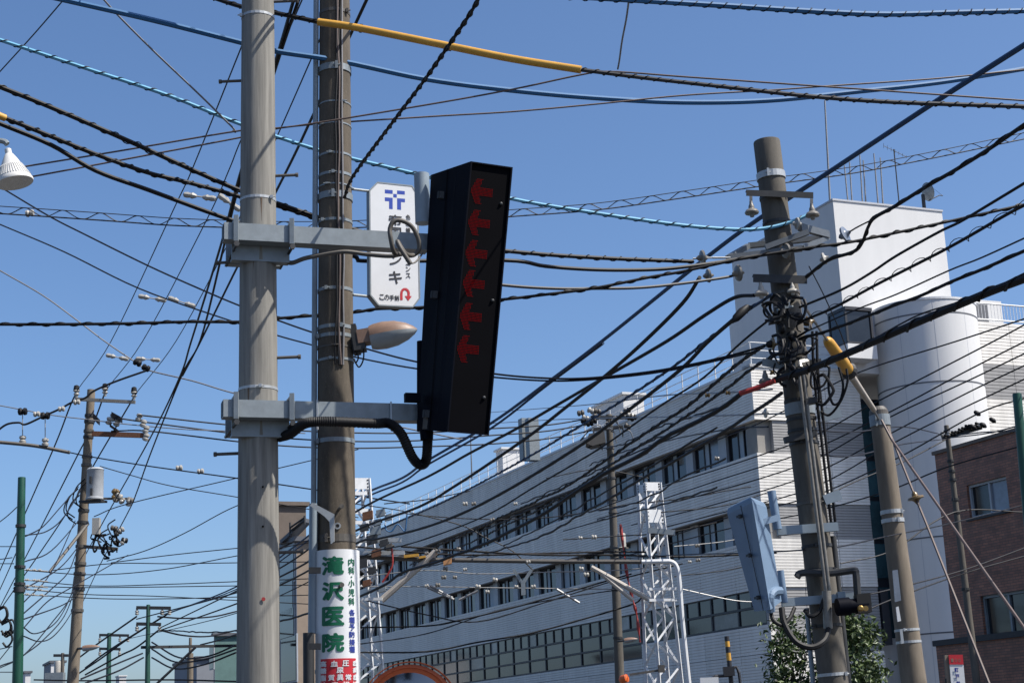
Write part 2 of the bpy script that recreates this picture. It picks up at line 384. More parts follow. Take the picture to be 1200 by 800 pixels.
# lower glazed band
def lower_band():
    st = 2.35; i = 0; s = .35
    protos = {}
    while s < 66:
        left = s > 9.4; zb = zG2 if left else zG; o = -.12
        rows = [(zF-.74, zF, 2), (zF-1.48, zF-.74, 1)]+([(zG2, zF-1.48, 1)] if left else [])
        for ri, (z0, z1, n) in enumerate(rows):
            for k in range(n):
                a = s+.05+k*(st/n); b = s+st/n-.05+k*(st/n)
                key = (ri, left)
                mt = random.choice(['glass_band']*5+['glass_dark']*2+['glass_pale'])
                q = MB(); q.hexa([hl(a,z0+.05,o-.02),hl(b,z0+.05,o-.02),hl(b,z0+.05,o),hl(a,z0+.05,o)]+[hl(a,z1-.05,o-.02),hl(b,z1-.05,o-.02),hl(b,z1-.05,o),hl(a,z1-.05,o)]); q.build('pane', mt, hosp)
        i += 1; s += st
    m = MB(); s = .3; i = 0
    for (s0, s1, zb) in ((.3, 9.7, zG), (9.7, 66, zG2)):
        for z in ([zF, zF-.74, zG] if zb == zG else [zF, zF-.74, zF-1.48, zG2]):
            m.hexa([hl(s0,z-.05,-.2),hl(s1,z-.05,-.2),hl(s1,z-.05,-.06),hl(s0,z-.05,-.06)]+[hl(s0,z+.05,-.2),hl(s1,z+.05,-.2),hl(s1,z+.05,-.06),hl(s0,z+.05,-.06)])
    s = .35
    while s < 66:
        zb = zG2 if s > 9.4 else zG
        for a, z0, wd in ((s, zb, .06), (s+st/2, zF-.74, .04)):
            m.hexa([hl(a-wd,z0,-.2),hl(a+wd,z0,-.2),hl(a+wd,z0,-.065),hl(a-wd,z0,-.065)]+[hl(a-wd,zF,-.2),hl(a+wd,zF,-.2),hl(a+wd,zF,-.065),hl(a-wd,zF,-.065)])
        s += st
    m.build('glazing_frame', 'frame_dark', hosp)
lower_band()
# roof railing
m = MB()
for z in (zA+.45, zA+.8, zA+1.15): m.tube(hl(.1,z,-.15), hl(70,z,-.15), .022, n=5); m.tube(hr(.1,z,-.15), hr(6,z,-.15), .022, n=5)
m.build('roof_railing', 'white_paint', hosp)
pp = None
for i in range(44):
    if pp is None: q = MB(); q.tube(hl(.15,zA+.1,-.15), hl(.15,zA+1.15,-.15), .03, n=6); pp = q.build('railing_post', 'white_paint', hosp)
    else: share(pp, D1v*(i*1.57), hosp)
# stair tower
def te(x, y, o=.5): return s_end(x, y, o)
t0, ztop = te(976, 235); t1, _ = te(1104, 250); _, zbot = te(990, 384)
def tw(s, z, o, back=0): return hr(s, z, o)+D1v*back
m = MB(); LT = 9.2; zlow = te(1012, 437)[1]
m.hexa([tw(t0,zlow,.5), tw(t1,zlow,.5), tw(t1,zlow,.5,LT), tw(t0,zlow,.5,LT)]+[tw(t0,ztop,.5), tw(t1,ztop,.5), tw(t1,ztop,.5,LT), tw(t0,ztop,.5,LT)]); stair = m.build('stair_tower', 'white_plaster', hosp)
m = MB(); m.hexa([tw(t0+.4,zlow-.0,.4,LT), tw(t1,zlow,.4,LT), tw(t1,zlow,.4,LT+1.3), tw(t0+.4,zlow,.4,LT+1.3)]+[tw(t0+.4,ztop-2.9,.4,LT), tw(t1,ztop-2.9,.4,LT), tw(t1,ztop-2.9,.4,LT+1.3), tw(t0+.4,ztop-2.9,.4,LT+1.3)]); m.build('stair_annexe', 'white_plaster', hosp)
b0, bz1 = te(990, 363, 1.3); b1, bz0 = te(1023, 402, 1.3)
m = MB(); 
def bx(mb, s0, s1, z0, z1, o0, o1): mb.hexa([hr(s0,z0,o0),hr(s1,z0,o0),hr(s1,z0,o1),hr(s0,z0,o1)]+[hr(s0,z1,o0),hr(s1,z1,o0),hr(s1,z1,o1),hr(s0,z1,o1)])
bs = b1-b0
bx(m, b0-.05, b1+.05, bz1, bz1+.15, 0, 1.4); bx(m, b0-.05, b1+.05, bz0-.1, bz0, 0, 1.4)
for s in (b0, b1): 
    for o in (.05, 1.3): bx(m, s-.05, s+.05, bz0, bz1, o-.05, o+.05)
bay = m.build('bay_window', 'frame_dark', hosp)
m = MB(); bx(m, b0+.06, b1-.06, bz0, bz1, 1.27, 1.29); m.build('pane', 'glass_dark', bay)
m = MB(); bx(m, b0-.01, b0+.01, bz0, bz1, .1, 1.24); m.build('pane', 'glass_dark', bay)
m = MB(); bx(m, b0-.1, b1+.1, bz0-.75, bz0-.11, 0, 1.42); m.build('bay_base', 'white_plaster', bay)
# drum
cpos = onplane(1085, 400, K0+NR*1.1, D1v); CR = radius_px(121, 1086, 400, cpos.y); zdr = at(1086, 352, cpos.y-CR*.9).z
cc = V((cpos.x, cpos.y, 0))
m = MB(); m.lathe(cc, UP, [(CR,.0),(CR,zdr)], 64); m.build('drum', 'white_plaster', hosp, smooth=True)
for yy in (378, 459, 640, 753):
    zz = at(1086, yy-12, cc.y-CR).z; m = MB(); m.lathe(cc+UP*(zz-.03), UP, [(CR-.02,0),(CR+.012,0),(CR+.012,.06),(CR-.02,.06)], 64); m.build('joint_ring', 'roof_metal', hosp, smooth=True)
for k in range(3):
    a_ = R(228+k*38); c_ = cc+V((math.cos(a_)*CR, math.sin(a_)*CR, 0)); m = MB(); m.obox(c_+UP*(zdr/2), V((-math.sin(a_)*.012, math.cos(a_)*.012, 0)), V((math.cos(a_)*.002, math.sin(a_)*.002, 0)), UP*(zdr/2-.05)); m.build('panel_seam', 'clad_cool', hosp)
m = MB(); m.lathe(cc+UP*zdr, UP, [(CR+.03,.0),(CR+.03,.1),(CR-.2,.1)], 64); m.build('drum_coping', 'white_paint', hosp)
m = MB(); m.hexa([tw(t0-.04,ztop+.001,.54), tw(t1+.04,ztop+.001,.54), tw(t1+.04,ztop+.001,.5,LT+.04), tw(t0-.04,ztop+.001,.5,LT+.04)]+[tw(t0-.04,ztop+.09,.54), tw(t1+.04,ztop+.09,.54), tw(t1+.04,ztop+.09,.5,LT+.04), tw(t0-.04,ztop+.09,.5,LT+.04)]); m.build('tower_coping', 'clad_cool', hosp)
# glazed strip between end facade and drum
m = MB(); sg0, sg1 = SE+.02, SE+1.6
bx(m, SE, sg1+.6, 0, zA-1, -1.6, -.75); m.build('strip_backing', 'frame_dark', hosp)
for (z0, z1) in ((13.4,15.8),(11.6,13.2),(9.7,11.4),(8.0,9.5),(5.4,7.6)):
    q = MB(); bx(q, sg0+.06, sg1, z0, z1, -.74, -.70); q.build('pane', 'glass_teal', hosp)
sd0, zd1 = s_end(1031, 690); sd1, zd0 = s_end(1046, 755)
q = MB(); bx(q, sd0, sd1, zd0, zd1, -.7, .02); q.build('service_door', 'frame_dark', hosp)
q = MB(); bx(q, SE, SE+2.6, 0.1, 7.4, -1.0, -.72); q.build('lower_wall', 'white_clad', hosp)
# wing right of the drum
ws0, wz = s_end(1140, 376, -1.0); ws1 = s_end(1300, 376, -1.0)[0]
prev = None
for (a, b, mt) in ((wz-2.05, wz, 'white_clad'), (wz-3.75, wz-2.07, 'grey_clad'), (wz-6.4, wz-3.77, 'white_clad'), (wz-8, wz-6.42, 'grey_clad'), (.1, wz-8.02, 'white_clad')):
    for i in range(4):
        L = (ws1-ws0)/4; ribbed(lambda s,z,q: hr(s,z,q-1.22), ws0+i*L, ws0+(i+1)*L, a, b, .22, pitch=.16).build('cladding_panel', mt, hosp)
q = MB(); bx(q, ws0, ws1, .1, wz-.05, -6, -1.25); q.build('wing_core', 'soffit', hosp)
q = MB()
for z in (wz+.15, wz+.95): q.tube(hr(ws0,z,-1.1), hr(ws1,z,-1.1), .04, n=6)
q.build('wing_railing', 'white_paint', hosp)
bar0 = None
for i in range(60):
    s = ws0+.1+i*.19
    if bar0 is None: q = MB(); q.tube(hr(s,wz+.1,-1.1), hr(s,wz+.95,-1.1), .014, n=4); bar0 = q.build('railing_bar', 'white_paint', hosp)
    else: share(bar0, D2v*(i*.19), hosp)
r0, rz1 = s_end(1146, 351, -4); r1, _ = s_end(1173, 353, -4)
q = MB(); bx(q, r0-1.2, r1, wz-.2, rz1, -7, -4); q.build('roof_room', 'white_plaster', hosp)
q = MB(); bx(q, r0-.5, r0+.5, wz-.1, rz1-.25, -4.0, -3.96); q.build('louvre', 'roof_metal', hosp)
# rooftop boxes
def roof_box(xc, yt, xr, xl, setback, nm, mt, h=None, vents=False):
    s, z = s_long(xc, yt, -setback); w_ = (onplane(xr, yt, hl(s,0,-setback), D1v)-hl(s,0,-setback)).dot(D2v); sl_ = s_long(xl, yt, -setback)[0]
    q = MB(); p = hl(s,zA-.3,-setback); q.hexa([p, p+D2v*abs(w_), p+D2v*abs(w_)+D1v*(sl_-s), p+D1v*(sl_-s)]+[x+UP*(z-zA+.3) for x in (p, p+D2v*abs(w_), p+D2v*abs(w_)+D1v*(sl_-s), p+D1v*(sl_-s))]); o = q.build(nm, mt, hosp)
    q = MB(); q.obox(p+D2v*abs(w_)/2+D1v*(sl_-s)/2+UP*(z-zA+.36), D2v*(abs(w_)/2+.12), D1v*((sl_-s)/2+.12), UP*.06); q.build('roof_edge', 'white_paint', o); return s, z
roof_box(730.5, 462, 754, 692, 2.5, 'plant_room', 'white_plaster')
roof_box(588.7, 526, 614, 581, 2.5, 'plant_room', 'white_plaster')
for xx in (616, 624):
    p = onplane(xx, 515, K0-NL*-3.5, D2v); q = MB(); q.obox(V((p.x,p.y,p.z)), D2v*.28, D1v*.25, UP*1.1); q.tube(p-UP*1.1, V((p.x,p.y,zA)), .06, n=6); q.build('cooling_panel', 'galvanised', hosp)
p = onplane(553, 560, K0-NL*-1.5, D2v); q = MB(); q.tube(V((p.x,p.y,zA)), onplane(551.5, 512, K0-NL*-1.5, D2v), .05, .035, n=6); q.build('roof_mast', 'wire_grey', hosp)
# aerials on the stair tower
def tz(x, y, back): return onplane(x, y, K0+NR*.5+D1v*back, D1v)
def aerial(name, x0, y0, x1, y1, back, r, label, grp, mt='wire_pale'):
    a = tz(x0, y0, back); a = V((a.x, a.y, ztop)); b = tz(x1, y1, back); q = MB(); q.tube(a, b, r, r*.7, n=6)
    tag(q.build(name, mt, base=a), label, 'antenna', grp)
aerial('whip_antenna', 972.5, 236, 966.5, 118, .5, .055, 'tall thin pale whip antenna at the corner of the stair tower roof', None)
for x0, y0, x1, y1 in ((994,240,989.5,194),(998,240,995.5,190),(1010,240,1007.5,182),(1014,240,1011.5,188),(1029,243,1024,180),(1034,243,1031.5,185)):
    aerial('whip_antenna', x0, y0, x1, y1, 2.5, .045, 'short thin pale whip antenna in the cluster on the stair tower roof', 'whip antennas clustered on the tower roof')
a = tz(1012, 238, 2.5); q = MB()
for i in range(9):
    p = V((a.x, a.y, ztop+.35))+D2v*random.uniform(-.9,.9)
    q.path(spline([p+UP*random.uniform(-.2,.3), p+D2v*random.uniform(-.5,.5)+UP*random.uniform(-.1,.5), p+D2v*random.uniform(-.5,.5)+UP*random.uniform(-.35,.1)],4), .018, 4)
q.bar(V((a.x,a.y,ztop+.1))-D2v*.95, V((a.x,a.y,ztop+.1))+D2v*.95, .05, .05)
for k in (-.9,-.3,.3,.9): q.tube(V((a.x,a.y,ztop-.02))+D2v*k, V((a.x,a.y,ztop+.12))+D2v*k, .03, n=5)
tag(q.build('antenna_mount', 'steel_dark', base=V((a.x,a.y,ztop))), 'low dark tangle of brackets and leads under the whip antennas', 'bracket')
a = tz(1054, 243, 1.5); a = V((a.x,a.y,ztop)); b = tz(1047.5, 175, 1.5); q = MB(); q.tube(a, b, .03, n=6); yag = thing('television_antenna', 'dark television aerial with short crossbars on thin mast', 'antenna', a)
q.build('mast', 'steel_dark', yag); q = MB(); q.tube(b-D2v*.35+D1v*.3+UP*.25, b+D2v*.45-D1v*.3-UP*.45, .014, n=5); bm = q.build('boom', 'steel_dark', yag)
for k in range(7): c = (b-D2v*.35+D1v*.3+UP*.25).lerp(b+D2v*.45-D1v*.3-UP*.45, k/6); q = MB(); h = .28-.02*k; q.tube(c-D1v*h-D2v*h*.7, c+D1v*h+D2v*h*.7, .008, n=4); q.build('element', 'steel_dark', bm)
a = tz(1083.5, 249, 1.0); a = V((a.x,a.y,ztop)); b = tz(1081.5, 228, 1.0); dish = thing('satellite_dish', 'small satellite dish on dark post at the tower roof edge', 'dish', a)
q = MB(); q.tube(a, b, .09, n=8); q.build('post', 'steel_dark', dish)
q = MB(); ax = (D2v*.9+UP*.25).normalized(); q.lathe(b+D2v*.25+UP*.15, ax, [(.06,-.1),(.25,-.06),(.45,.05),(.46,.06),(.25,-.03),(.05,-.06)], 18); q.build('reflector', 'galvanised', dish, smooth=True)
q = MB(); e = b+D2v*1.15+UP*.05; q.path([b+D2v*.3-UP*.28, e-D2v*.2, e], .025, 5); q.tube(b+D2v*.35+UP*.55, e, .008, n=4); q.build('feed_arm', 'steel_dark', dish)

# ================================================================== BROWN BUILDING (right)
BP = ground_at(1113, 700, 46); 
def bl(s, z, o=0.): return BP-D1v*s+NL*o+UP*z           # s metres toward the camera from its far end
def bpx(x, y, o=0.): p = onplane(x, y, BP+NL*o, D2v); return -(p-BP).dot(D1v), p.z
brown = thing('brown_building', 'dark brown tiled apartment building in shade at the edge of the street', 'building', BP)
zr = bpx(1113, 528)[1]; zl = bpx(1130, 750)[1]
holes = []
for (x0, y0, x1, y1) in ((1134,566,1184,602),(1151,697,1215,742)):
    s0, za = bpx(x0, (y0+y1)/2); s1, _ = bpx(x1, y1); zt = bpx((x0+x1)/2, y0-4)[1]; zb2 = bpx((x0+x1)/2, y1+1)[1]
    holes.append((s0, s1, zb2, zt))
def wallgrid(mb, fn, s0, s1, z0, z1, hs, o):
    ss = sorted({s0, s1, *[h[0] for h in hs], *[h[1] for h in hs]}); zs = sorted({z0, z1, *[h[2] for h in hs], *[h[3] for h in hs]})
    for a, b in zip(ss, ss[1:]):
        for c, d in zip(zs, zs[1:]):
            if any(h[0]-1e-6 <= a and b <= h[1]+1e-6 and h[2]-1e-6 <= c and d <= h[3]+1e-6 for h in hs): continue
            mb.add([fn(a,c,o), fn(b,c,o), fn(b,d,o), fn(a,d,o)], [(0,1,2,3)])
    for h in hs:
        mb.add([fn(h[0],h[2],o),fn(h[1],h[2],o),fn(h[1],h[3],o),fn(h[0],h[3],o)]+[fn(h[0],h[2],o-.25),fn(h[1],h[2],o-.25),fn(h[1],h[3],o-.25),fn(h[0],h[3],o-.25)], [(0,1,5,4),(1,2,6,5),(2,3,7,6),(3,0,4,7)])
m = MB(); wallgrid(m, bl, 0, 16, zl, zr, holes, 0); m.add([bl(0,zl),bl(0,zr),bl(0,zr)+D2v*9,bl(0,zl)+D2v*9, bl(16,zl),bl(16,zr),bl(16,zr)+D2v*9,bl(16,zl)+D2v*9], [(0,1,2,3),(7,6,5,4),(1,5,6,2),(3,2,6,7)])
m.build('wall', 'brown_tile', brown, uv=(BP, -D1v, UP))
m = MB(); m.hexa([bl(-.4,0,.35), bl(16,0,.35), bl(16,0,-9), bl(-.4,0,-9)]+[bl(-.4,zl-.1,.35), bl(16,zl-.1,.35), bl(16,zl-.1,-9), bl(-.4,zl-.1,-9)]); m.build('lower_storey', 'brown_tile', brown, uv=(BP, -D1v, UP))
m = MB(); m.hexa([bl(-.45,zl-.098,.42), bl(16,zl-.098,.42), bl(16,zl-.098,-.05), bl(-.45,zl-.098,-.05)]+[bl(-.45,zl+.06,.42), bl(16,zl+.06,.42), bl(16,zl+.06,-.05), bl(-.45,zl+.06,-.05)]); m.build('ledge', 'steel_dark', brown)
m = MB(); m.hexa([bl(-.06,zr+.001,.06), bl(16,zr+.001,.06), bl(16,zr+.001,-.3), bl(-.06,zr+.001,-.3)]+[bl(-.06,zr+.1,.06), bl(16,zr+.1,.06), bl(16,zr+.1,-.3), bl(-.06,zr+.1,-.3)]); m.build('coping', 'brown_wall', brown)
for i, (s0, s1, z0, z1) in enumerate(holes):
    m = MB(); t = .07
    def fb(a, b, c, d, o0=-.2, o1=-.08): m.hexa([bl(a,c,o0),bl(b,c,o0),bl(b,c,o1),bl(a,c,o1)]+[bl(a,d,o0),bl(b,d,o0),bl(b,d,o1),bl(a,d,o1)])
    fb(s0, s1, z0, z0+t); fb(s0, s1, z1-t, z1); fb(s0, s0+t, z0+t, z1-t); fb(s1-t, s1, z0+t, z1-t); sm = (s0+s1)/2; fb(sm-.035, sm+.035, z0+t, z1-t, -.2, -.09)
    wn = m.build('window', 'galvanised' if i else 'mullion', brown)
    for k, (a, b) in enumerate(((s0+t, sm-.035),(sm+.035, s1-t))):
        m = MB(); fb(a, b, z0+t, z1-t, -.17, -.15); m.build('pane', 'curtain_pane' if (i == 0 and k == 1) else 'glass_dark', wn)
    m = MB(); fb(s0-.1, s1+.1, z0-.06, z0-.001, -.2, .06); m.build('sill', 'steel_dark', wn)

# ================================================================== small buildings behind the poles
def prism_building(name, label, x0, x1, xc, ytop, D, mat_l, mat_r, group=None, roof=None, wins=()):
    c = at(xc, ytop, D); z = c.z; base = V((c.x, c.y, 0)); n0 = base
    wl = (onplane(x0, ytop, base, D2v)-base).dot(D1v); wr = (onplane(x1, ytop, base, D1v)-base).dot(D2v)
    wl = abs(wl); wr = abs(wr); t = thing(name, label, 'building', base, group)
    def P(a, b, zz): return base+D1v*a+D2v*b+UP*zz
    m = MB(); m.hexa([P(0,0,0),P(0,wr,0),P(wl,wr,0),P(wl,0,0),P(0,0,z),P(0,wr,z),P(wl,wr,z),P(wl,0,z)]); m.build('wall', mat_r, t)
    m = MB(); m.hexa([P(0,-.02,0),P(0,-.003,0),P(wl,-.003,0),P(wl,-.02,0),P(0,-.02,z),P(0,-.003,z),P(wl,-.003,z),P(wl,-.02,z)]); m.build('side_wall', mat_l, t)
    m = MB(); e = .15; m.hexa([P(-e,-e,z+.003),P(-e,wr+e,z+.003),P(wl+e,wr+e,z+.003),P(wl+e,-e,z+.003),P(-e,-e,z+.18),P(-e,wr+e,z+.18),P(wl+e,wr+e,z+.18),P(wl+e,-e,z+.18)]); m.build('roof', roof or mat_r, t)
    for (x, y, w_, h) in wins:
        p = onplane(x, y, base-D2v*.02, D2v); s = (p-base).dot(D1v)
        m = MB(); m.hexa([P(s-w_/2,-.08,p.z-h/2),P(s+w_/2,-.08,p.z-h/2),P(s+w_/2,-.021,p.z-h/2),P(s-w_/2,-.021,p.z-h/2),P(s-w_/2,-.08,p.z+h/2),P(s+w_/2,-.08,p.z+h/2),P(s+w_/2,-.021,p.z+h/2),P(s-w_/2,-.021,p.z+h/2)]); wn = m.build('window', 'mullion', t)
        m = MB(); i_ = .07; m.hexa([P(s-w_/2+i_,-.1,p.z-h/2+i_),P(s+w_/2-i_,-.1,p.z-h/2+i_),P(s+w_/2-i_,-.081,p.z-h/2+i_),P(s-w_/2+i_,-.081,p.z-h/2+i_),P(s-w_/2+i_,-.1,p.z+h/2-i_),P(s+w_/2-i_,-.1,p.z+h/2-i_),P(s+w_/2-i_,-.081,p.z+h/2-i_),P(s-w_/2+i_,-.081,p.z+h/2-i_)]); m.build('pane', 'glass_dark', wn)
    return t, P, wl, wr, z
tb, P, wl, wr, z = prism_building('tan_apartment_block', 'tall narrow brown apartment block between the two concrete poles', 318, 358.5, 322, 592, 74, 'brown_wall', 'brown_wall')
tb, P, wl, wr, z = prism_building('tiled_house', 'tan house with shaded side coloured blue grey and small windows below the brown block', 318, 378, 347.5, 634, 62, 'bluegrey_wall', 'tan_wall', roof='roof_metal', wins=((338,662,2.2,1.5),(337,700,2.2,1.5),(340,772,2.4,1.8),(338,730,2.2,1.2)))  # shade put into the side wall's blue grey; the sunlit wall is tan
m = MB(); a = at(328, 637, 63); b = at(357, 611, 61); c = at(364, 613, 64); d = at(336, 641, 66); m.prism([a, b, c, d], UP*.15); m.build('stair_roof', 'roof_metal', tb)
m = MB()
for q0, q1 in ((at(340,618,62),at(357,606,61)),(at(340,622,62),at(357,610,61)),(at(340,612,62),at(340,628,62)),(at(357,604,61),at(357,614,61))): m.tube(q0, q1, .04, n=5)
m.build('stair_rail', 'steel_dark', tb)
prism_building('teal_house', 'small teal walled house with dark roof beside the pale pole', 251, 300, 252, 745, 95, 'bluegrey_wall', 'teal_wall', roof='roof_metal', wins=((249,770,1.2,1.4),))
prism_building('low_shed', 'low blue grey shed in front of the teal house', 205, 252, 231, 772, 100, 'bluegrey_wall', 'bluegrey_wall', roof='roof_metal')
prism_building('far_white_house', 'tiny pale house far behind the dark green pole', 24, 36, 30, 788, 150, 'white_plaster', 'white_plaster', roof='roof_metal')
prism_building('far_grey_house', 'low grey house far away beside the leaning transformer pole', 52, 76, 60, 776, 140, 'bluegrey_wall', 'white_plaster', roof='roof_metal')
prism_building('far_apartment', 'distant pale apartment slab between the far green poles', 136, 148, 140, 792, 260, 'white_plaster', 'white_plaster')

# ================================================================== POLES AND THEIR FITTINGS
class Pole:
    def __init__(s, name, label, cat, xt, yt, xb, yb, D, pt, pb, mt, extra=0., n=24, group=None):
        s.T = at(xt, yt, D); s.B = at(xb, yb, D); d = s.B-s.T; s.d = -d.normalized()
        s.rt = radius_px(pt, xt, yt, D); s.rb = radius_px(pb, xb, yb, D); s.D = D
        s.px = (xt, yt, xb, yb)
        s.G = s.T+d*(s.T.z/-d.z); s.t = thing(name, label, cat, V((s.G.x,s.G.y,0)), group)
        top = s.T+s.d*extra; f = lambda p: s.rt+(s.rb-s.rt)*((s.T-p).dot(s.d)/d.length); s.rad = f
        m = MB(); k = 14; prof = [(f(s.G.lerp(top, i/k)), (top-s.G).length*i/k) for i in range(k+1)]
        if not extra: prof += [(f(top)*.97, prof[-1][1]+.012), (f(top)*.8, prof[-1][1]+.018)]
        m.lathe(s.G, s.d, prof, n); m.build('shaft', mt, s.t, smooth=True)
    def ax(s, y):     # axis point seen at image row y
        xt, yt, xb, yb = s.px; return at(xt+(xb-xt)*(y-yt)/(yb-yt), y, s.D)
    def x(s, y): xt, yt, xb, yb = s.px; return xt+(xb-xt)*(y-yt)/(yb-yt)
    def band(s, y, h=.04, mt='steel_pale', t=.006, lug=True, nm='band'):
        p = s.ax(y); r = s.rad(p); m = MB(); band(m, p, s.d, r, h, 24, t)
        if lug:
            a = random.uniform(-2.6,-.6); q = p+V((math.cos(a)*(r+.015), math.sin(a)*(r+.015), 0)); m.obox(q, V((.012,0,0)), V((0,.012,0)), UP*(h*.6)); m.tube(q-V((.03,0,0)), q+V((.03,0,0)), .006, n=5)
        return m.build(nm, mt, s.t)
    def bolt(s, y, xe, mt='hose_grey', r=.013):
        p = s.ax(y); e = at(xe, y, s.D); e = V((e.x, p.y, p.z)); m = MB(); m.tube(p, e, r, n=8); dd = (e-p).normalized(); m.tube(e-dd*.012, e+dd*.01, r*1.5, n=8); return m.build('step_bolt', mt, s.t)
# --- near pale pole with the arrow display
p1 = Pole('concrete_pole', 'pale smooth concrete pole carrying two grey arms and a black box', 'pole', 302.3, 0, 302.7, 800, 12.5, 37.5, 51, 'concrete_pale', extra=1.6, n=40)
for y, xe in ((3,348),(207,348),(420,351),(648,354),(94,258),(306,254),(530,252)): p1.bolt(y, xe)
for y in (22, 236, 457): p1.band(y, .022, t=.004)
q = MB(); c = p1.ax(704); e = (CAM-c); e.z = 0; e.normalize(); c2 = c+e*(p1.rad(c)-.002)+V((.04,0,0)); q.lathe(c2, e, [(.015,0),(.015,.004)], 12); q.build('red_mark', 'red', p1.t)
for y in (620, 574): q = MB(); c = p1.ax(y); c2 = c+e*(p1.rad(c)-.004)+V((.036,0,0)); q.lathe(c2, e, [(.008,0),(.008,.008)], 10); q.build('hole', 'black_inner', p1.t)
mat('rust_stain', (.13,.085,.055), .9, var=.4, scale=30)
for y, a_ in ((3,20),(207,20),(420,20),(648,20),(94,-200),(236,-70),(457,-110),(300,-95)):
    c = p1.ax(y); r_ = p1.rad(c)+.0012; m = MB(); L_ = random.uniform(.12,.3); n_ = 8; vs = []
    for i in range(n_+1):
        wd = .05*(1-i/n_)**1.5+.006*random.random(); zz = c.z-.01-L_*i/n_; cxy = p1.ax(y)+(-p1.d)*(L_*i/n_)
        for sg_ in (-1,1): th_ = R(a_)+sg_*wd; vs.append(V((cxy.x+math.cos(th_)*(r_+.001), cxy.y+math.sin(th_)*(r_+.001), zz)))
    m.add(vs, [(2*i,2*i+1,2*i+3,2*i+2) for i in range(n_)]); m.build('rust_stain', 'rust_stain', p1.t)
A18 = V((math.cos(R(18)), math.sin(R(18)), 0)); N18 = V((math.sin(R(18)), -math.cos(R(18)), 0))
def arm(yl, yr, x0, x1, yc):
    c = p1.ax(yc); r = p1.rad(c); p0 = c+N18*(r+.075)
    a = onplane(x0, yl, p0, N18); b = onplane(x1, yr, p0, N18); zc = (a.z+b.z)/2; a.z = b.z = zc
    h = radius_px(20.5, 302, yc, 12.3)*2
    m = MB(); m.bar(a, b, .13, h); o = m.build('bracket_arm', 'galvanised', p1.t)
    m = MB(); m.bar(a-A18*.004, a+A18*.001, .11, h*.84); m.build('end_cap', 'steel_dark', o)
    cl = onplane(273, yc, p0, N18); cr = onplane(341, yc+4, p0, N18); cl.z = cr.z = zc
    for k, off in enumerate((.085, 2*r+.13)):
        m = MB(); q0 = cl-N18*off; q1 = cr-N18*off; lo = .07 if k == 0 else 0
        m.bar(q0-UP*(lo+.02), q1-UP*(lo+.02), .02, h+.06); m.bar(q0-UP*(h/2+lo+.05)-N18*.03, q1-UP*(h/2+lo+.05)-N18*.03, .09, .014); m.bar(q0+UP*(h/2+.02-lo*.3)-N18*.03, q1+UP*(h/2+.02-lo*.3)-N18*.03, .09, .012); m.build('clamp_plate', 'galvanised', o)
    for xx in (275, 340):
        q = onplane(xx, yc+2, p0, N18); q.z = zc; m = MB(); m.bar(q+N18*.085-UP*(h/2+.02), q+N18*.085+UP*(h/2+.055), .035, .028, up=(0,1,0)); m.bar(q+N18*.08+UP*(h/2+.03), q-N18*.09+UP*(h/2+.03), .03, .014); m.build('strap', 'galvanised', o)
        for zz in (-h/2-.05, ): m = MB(); m.tube(q+N18*.12+UP*zz, q-N18*(2*r+.2)+UP*zz, .012, n=8); m.lathe(q+N18*.10+UP*zz, N18, [(.024,0),(.024,.022)], 6); m.build('clamp_rod', 'steel_dark', o)
    return o, p0, zc, h
armU, pU, zU, hU = arm(274, 285, 261.5, 500, 275)
armL, pL, zL, hL = arm(478.5, 486, 260.5, 492, 480)
m = MB()
for xx in (370, 456): 
    q = onplane(xx, 482, pL, N18); q.z = zL; m = MB(); m.bar(q+N18*.07-UP*(hL/2+.09), q+N18*.07+UP*(hL/2+.01), .012, .028, up=(0,1,0)); m.build('tie_strap', 'steel_pale', armL)
# --- arrow display box
dbase = at(505, 505, 12.1); disp = thing('arrow_display', 'tall black box with six red glowing LED arrows hung from grey arms', 'display', dbase)
T0, Tr, Tl = at(552,189,12.05), at(601,196,12.12), at(505,205,12.55); B0, Br, Bl = at(524,506,12.05), at(573,510,12.12), at(488.5,503,12.5)
Tb = Tl+(Tr-T0); Bb = Bl+(Br-B0); tk = .011
def quadlerp(a, b, c, d, u, v): return a.lerp(b, u).lerp(d.lerp(c, u), v)
fw = ((Tr-T0).normalized()); fd = ((Tl-T0).normalized()); fu = (T0-B0).normalized()
HD = .34      # hood depth as fraction of the side
m = MB()
def lp(a, b, t): return a.lerp(b, t)
m.hexa([lp(B0,Bl,HD), lp(Br,Bb,HD), Bb, Bl, lp(T0,Tl,HD), lp(Tr,Tb,HD), Tb, Tl]); m.build('housing', 'black_box', disp)
m = MB()
m.hexa([B0, B0+fw*tk, lp(B0,Bl,HD)+fw*tk, lp(B0,Bl,HD-.004), T0, T0+fw*tk, lp(T0,Tl,HD)+fw*tk, lp(T0,Tl,HD-.004)])
m.hexa([Br-fw*tk, Br, lp(Br,Bb,HD-.004), lp(Br,Bb,HD)-fw*tk, Tr-fw*tk, Tr, lp(Tr,Tb,HD-.004), lp(Tr,Tb,HD)-fw*tk])
m.hexa([T0-fu*tk+fw*tk, Tr-fu*tk-fw*tk, lp(Tr,Tb,HD-.01)-fu*tk-fw*tk, lp(T0,Tl,HD-.01)-fu*tk+fw*tk, T0+fw*tk, Tr-fw*tk, lp(Tr,Tb,HD-.01)-fw*tk, lp(T0,Tl,HD-.01)+fw*tk])
m.hexa([B0+fw*tk, Br-fw*tk, lp(Br,Bb,HD-.01)-fw*tk, lp(B0,Bl,HD-.01)+fw*tk, B0+fu*tk+fw*tk, Br+fu*tk-fw*tk, lp(Br,Bb,HD-.01)+fu*tk-fw*tk, lp(B0,Bl,HD-.01)+fu*tk+fw*tk])
m.build('hood', 'black_box', disp)
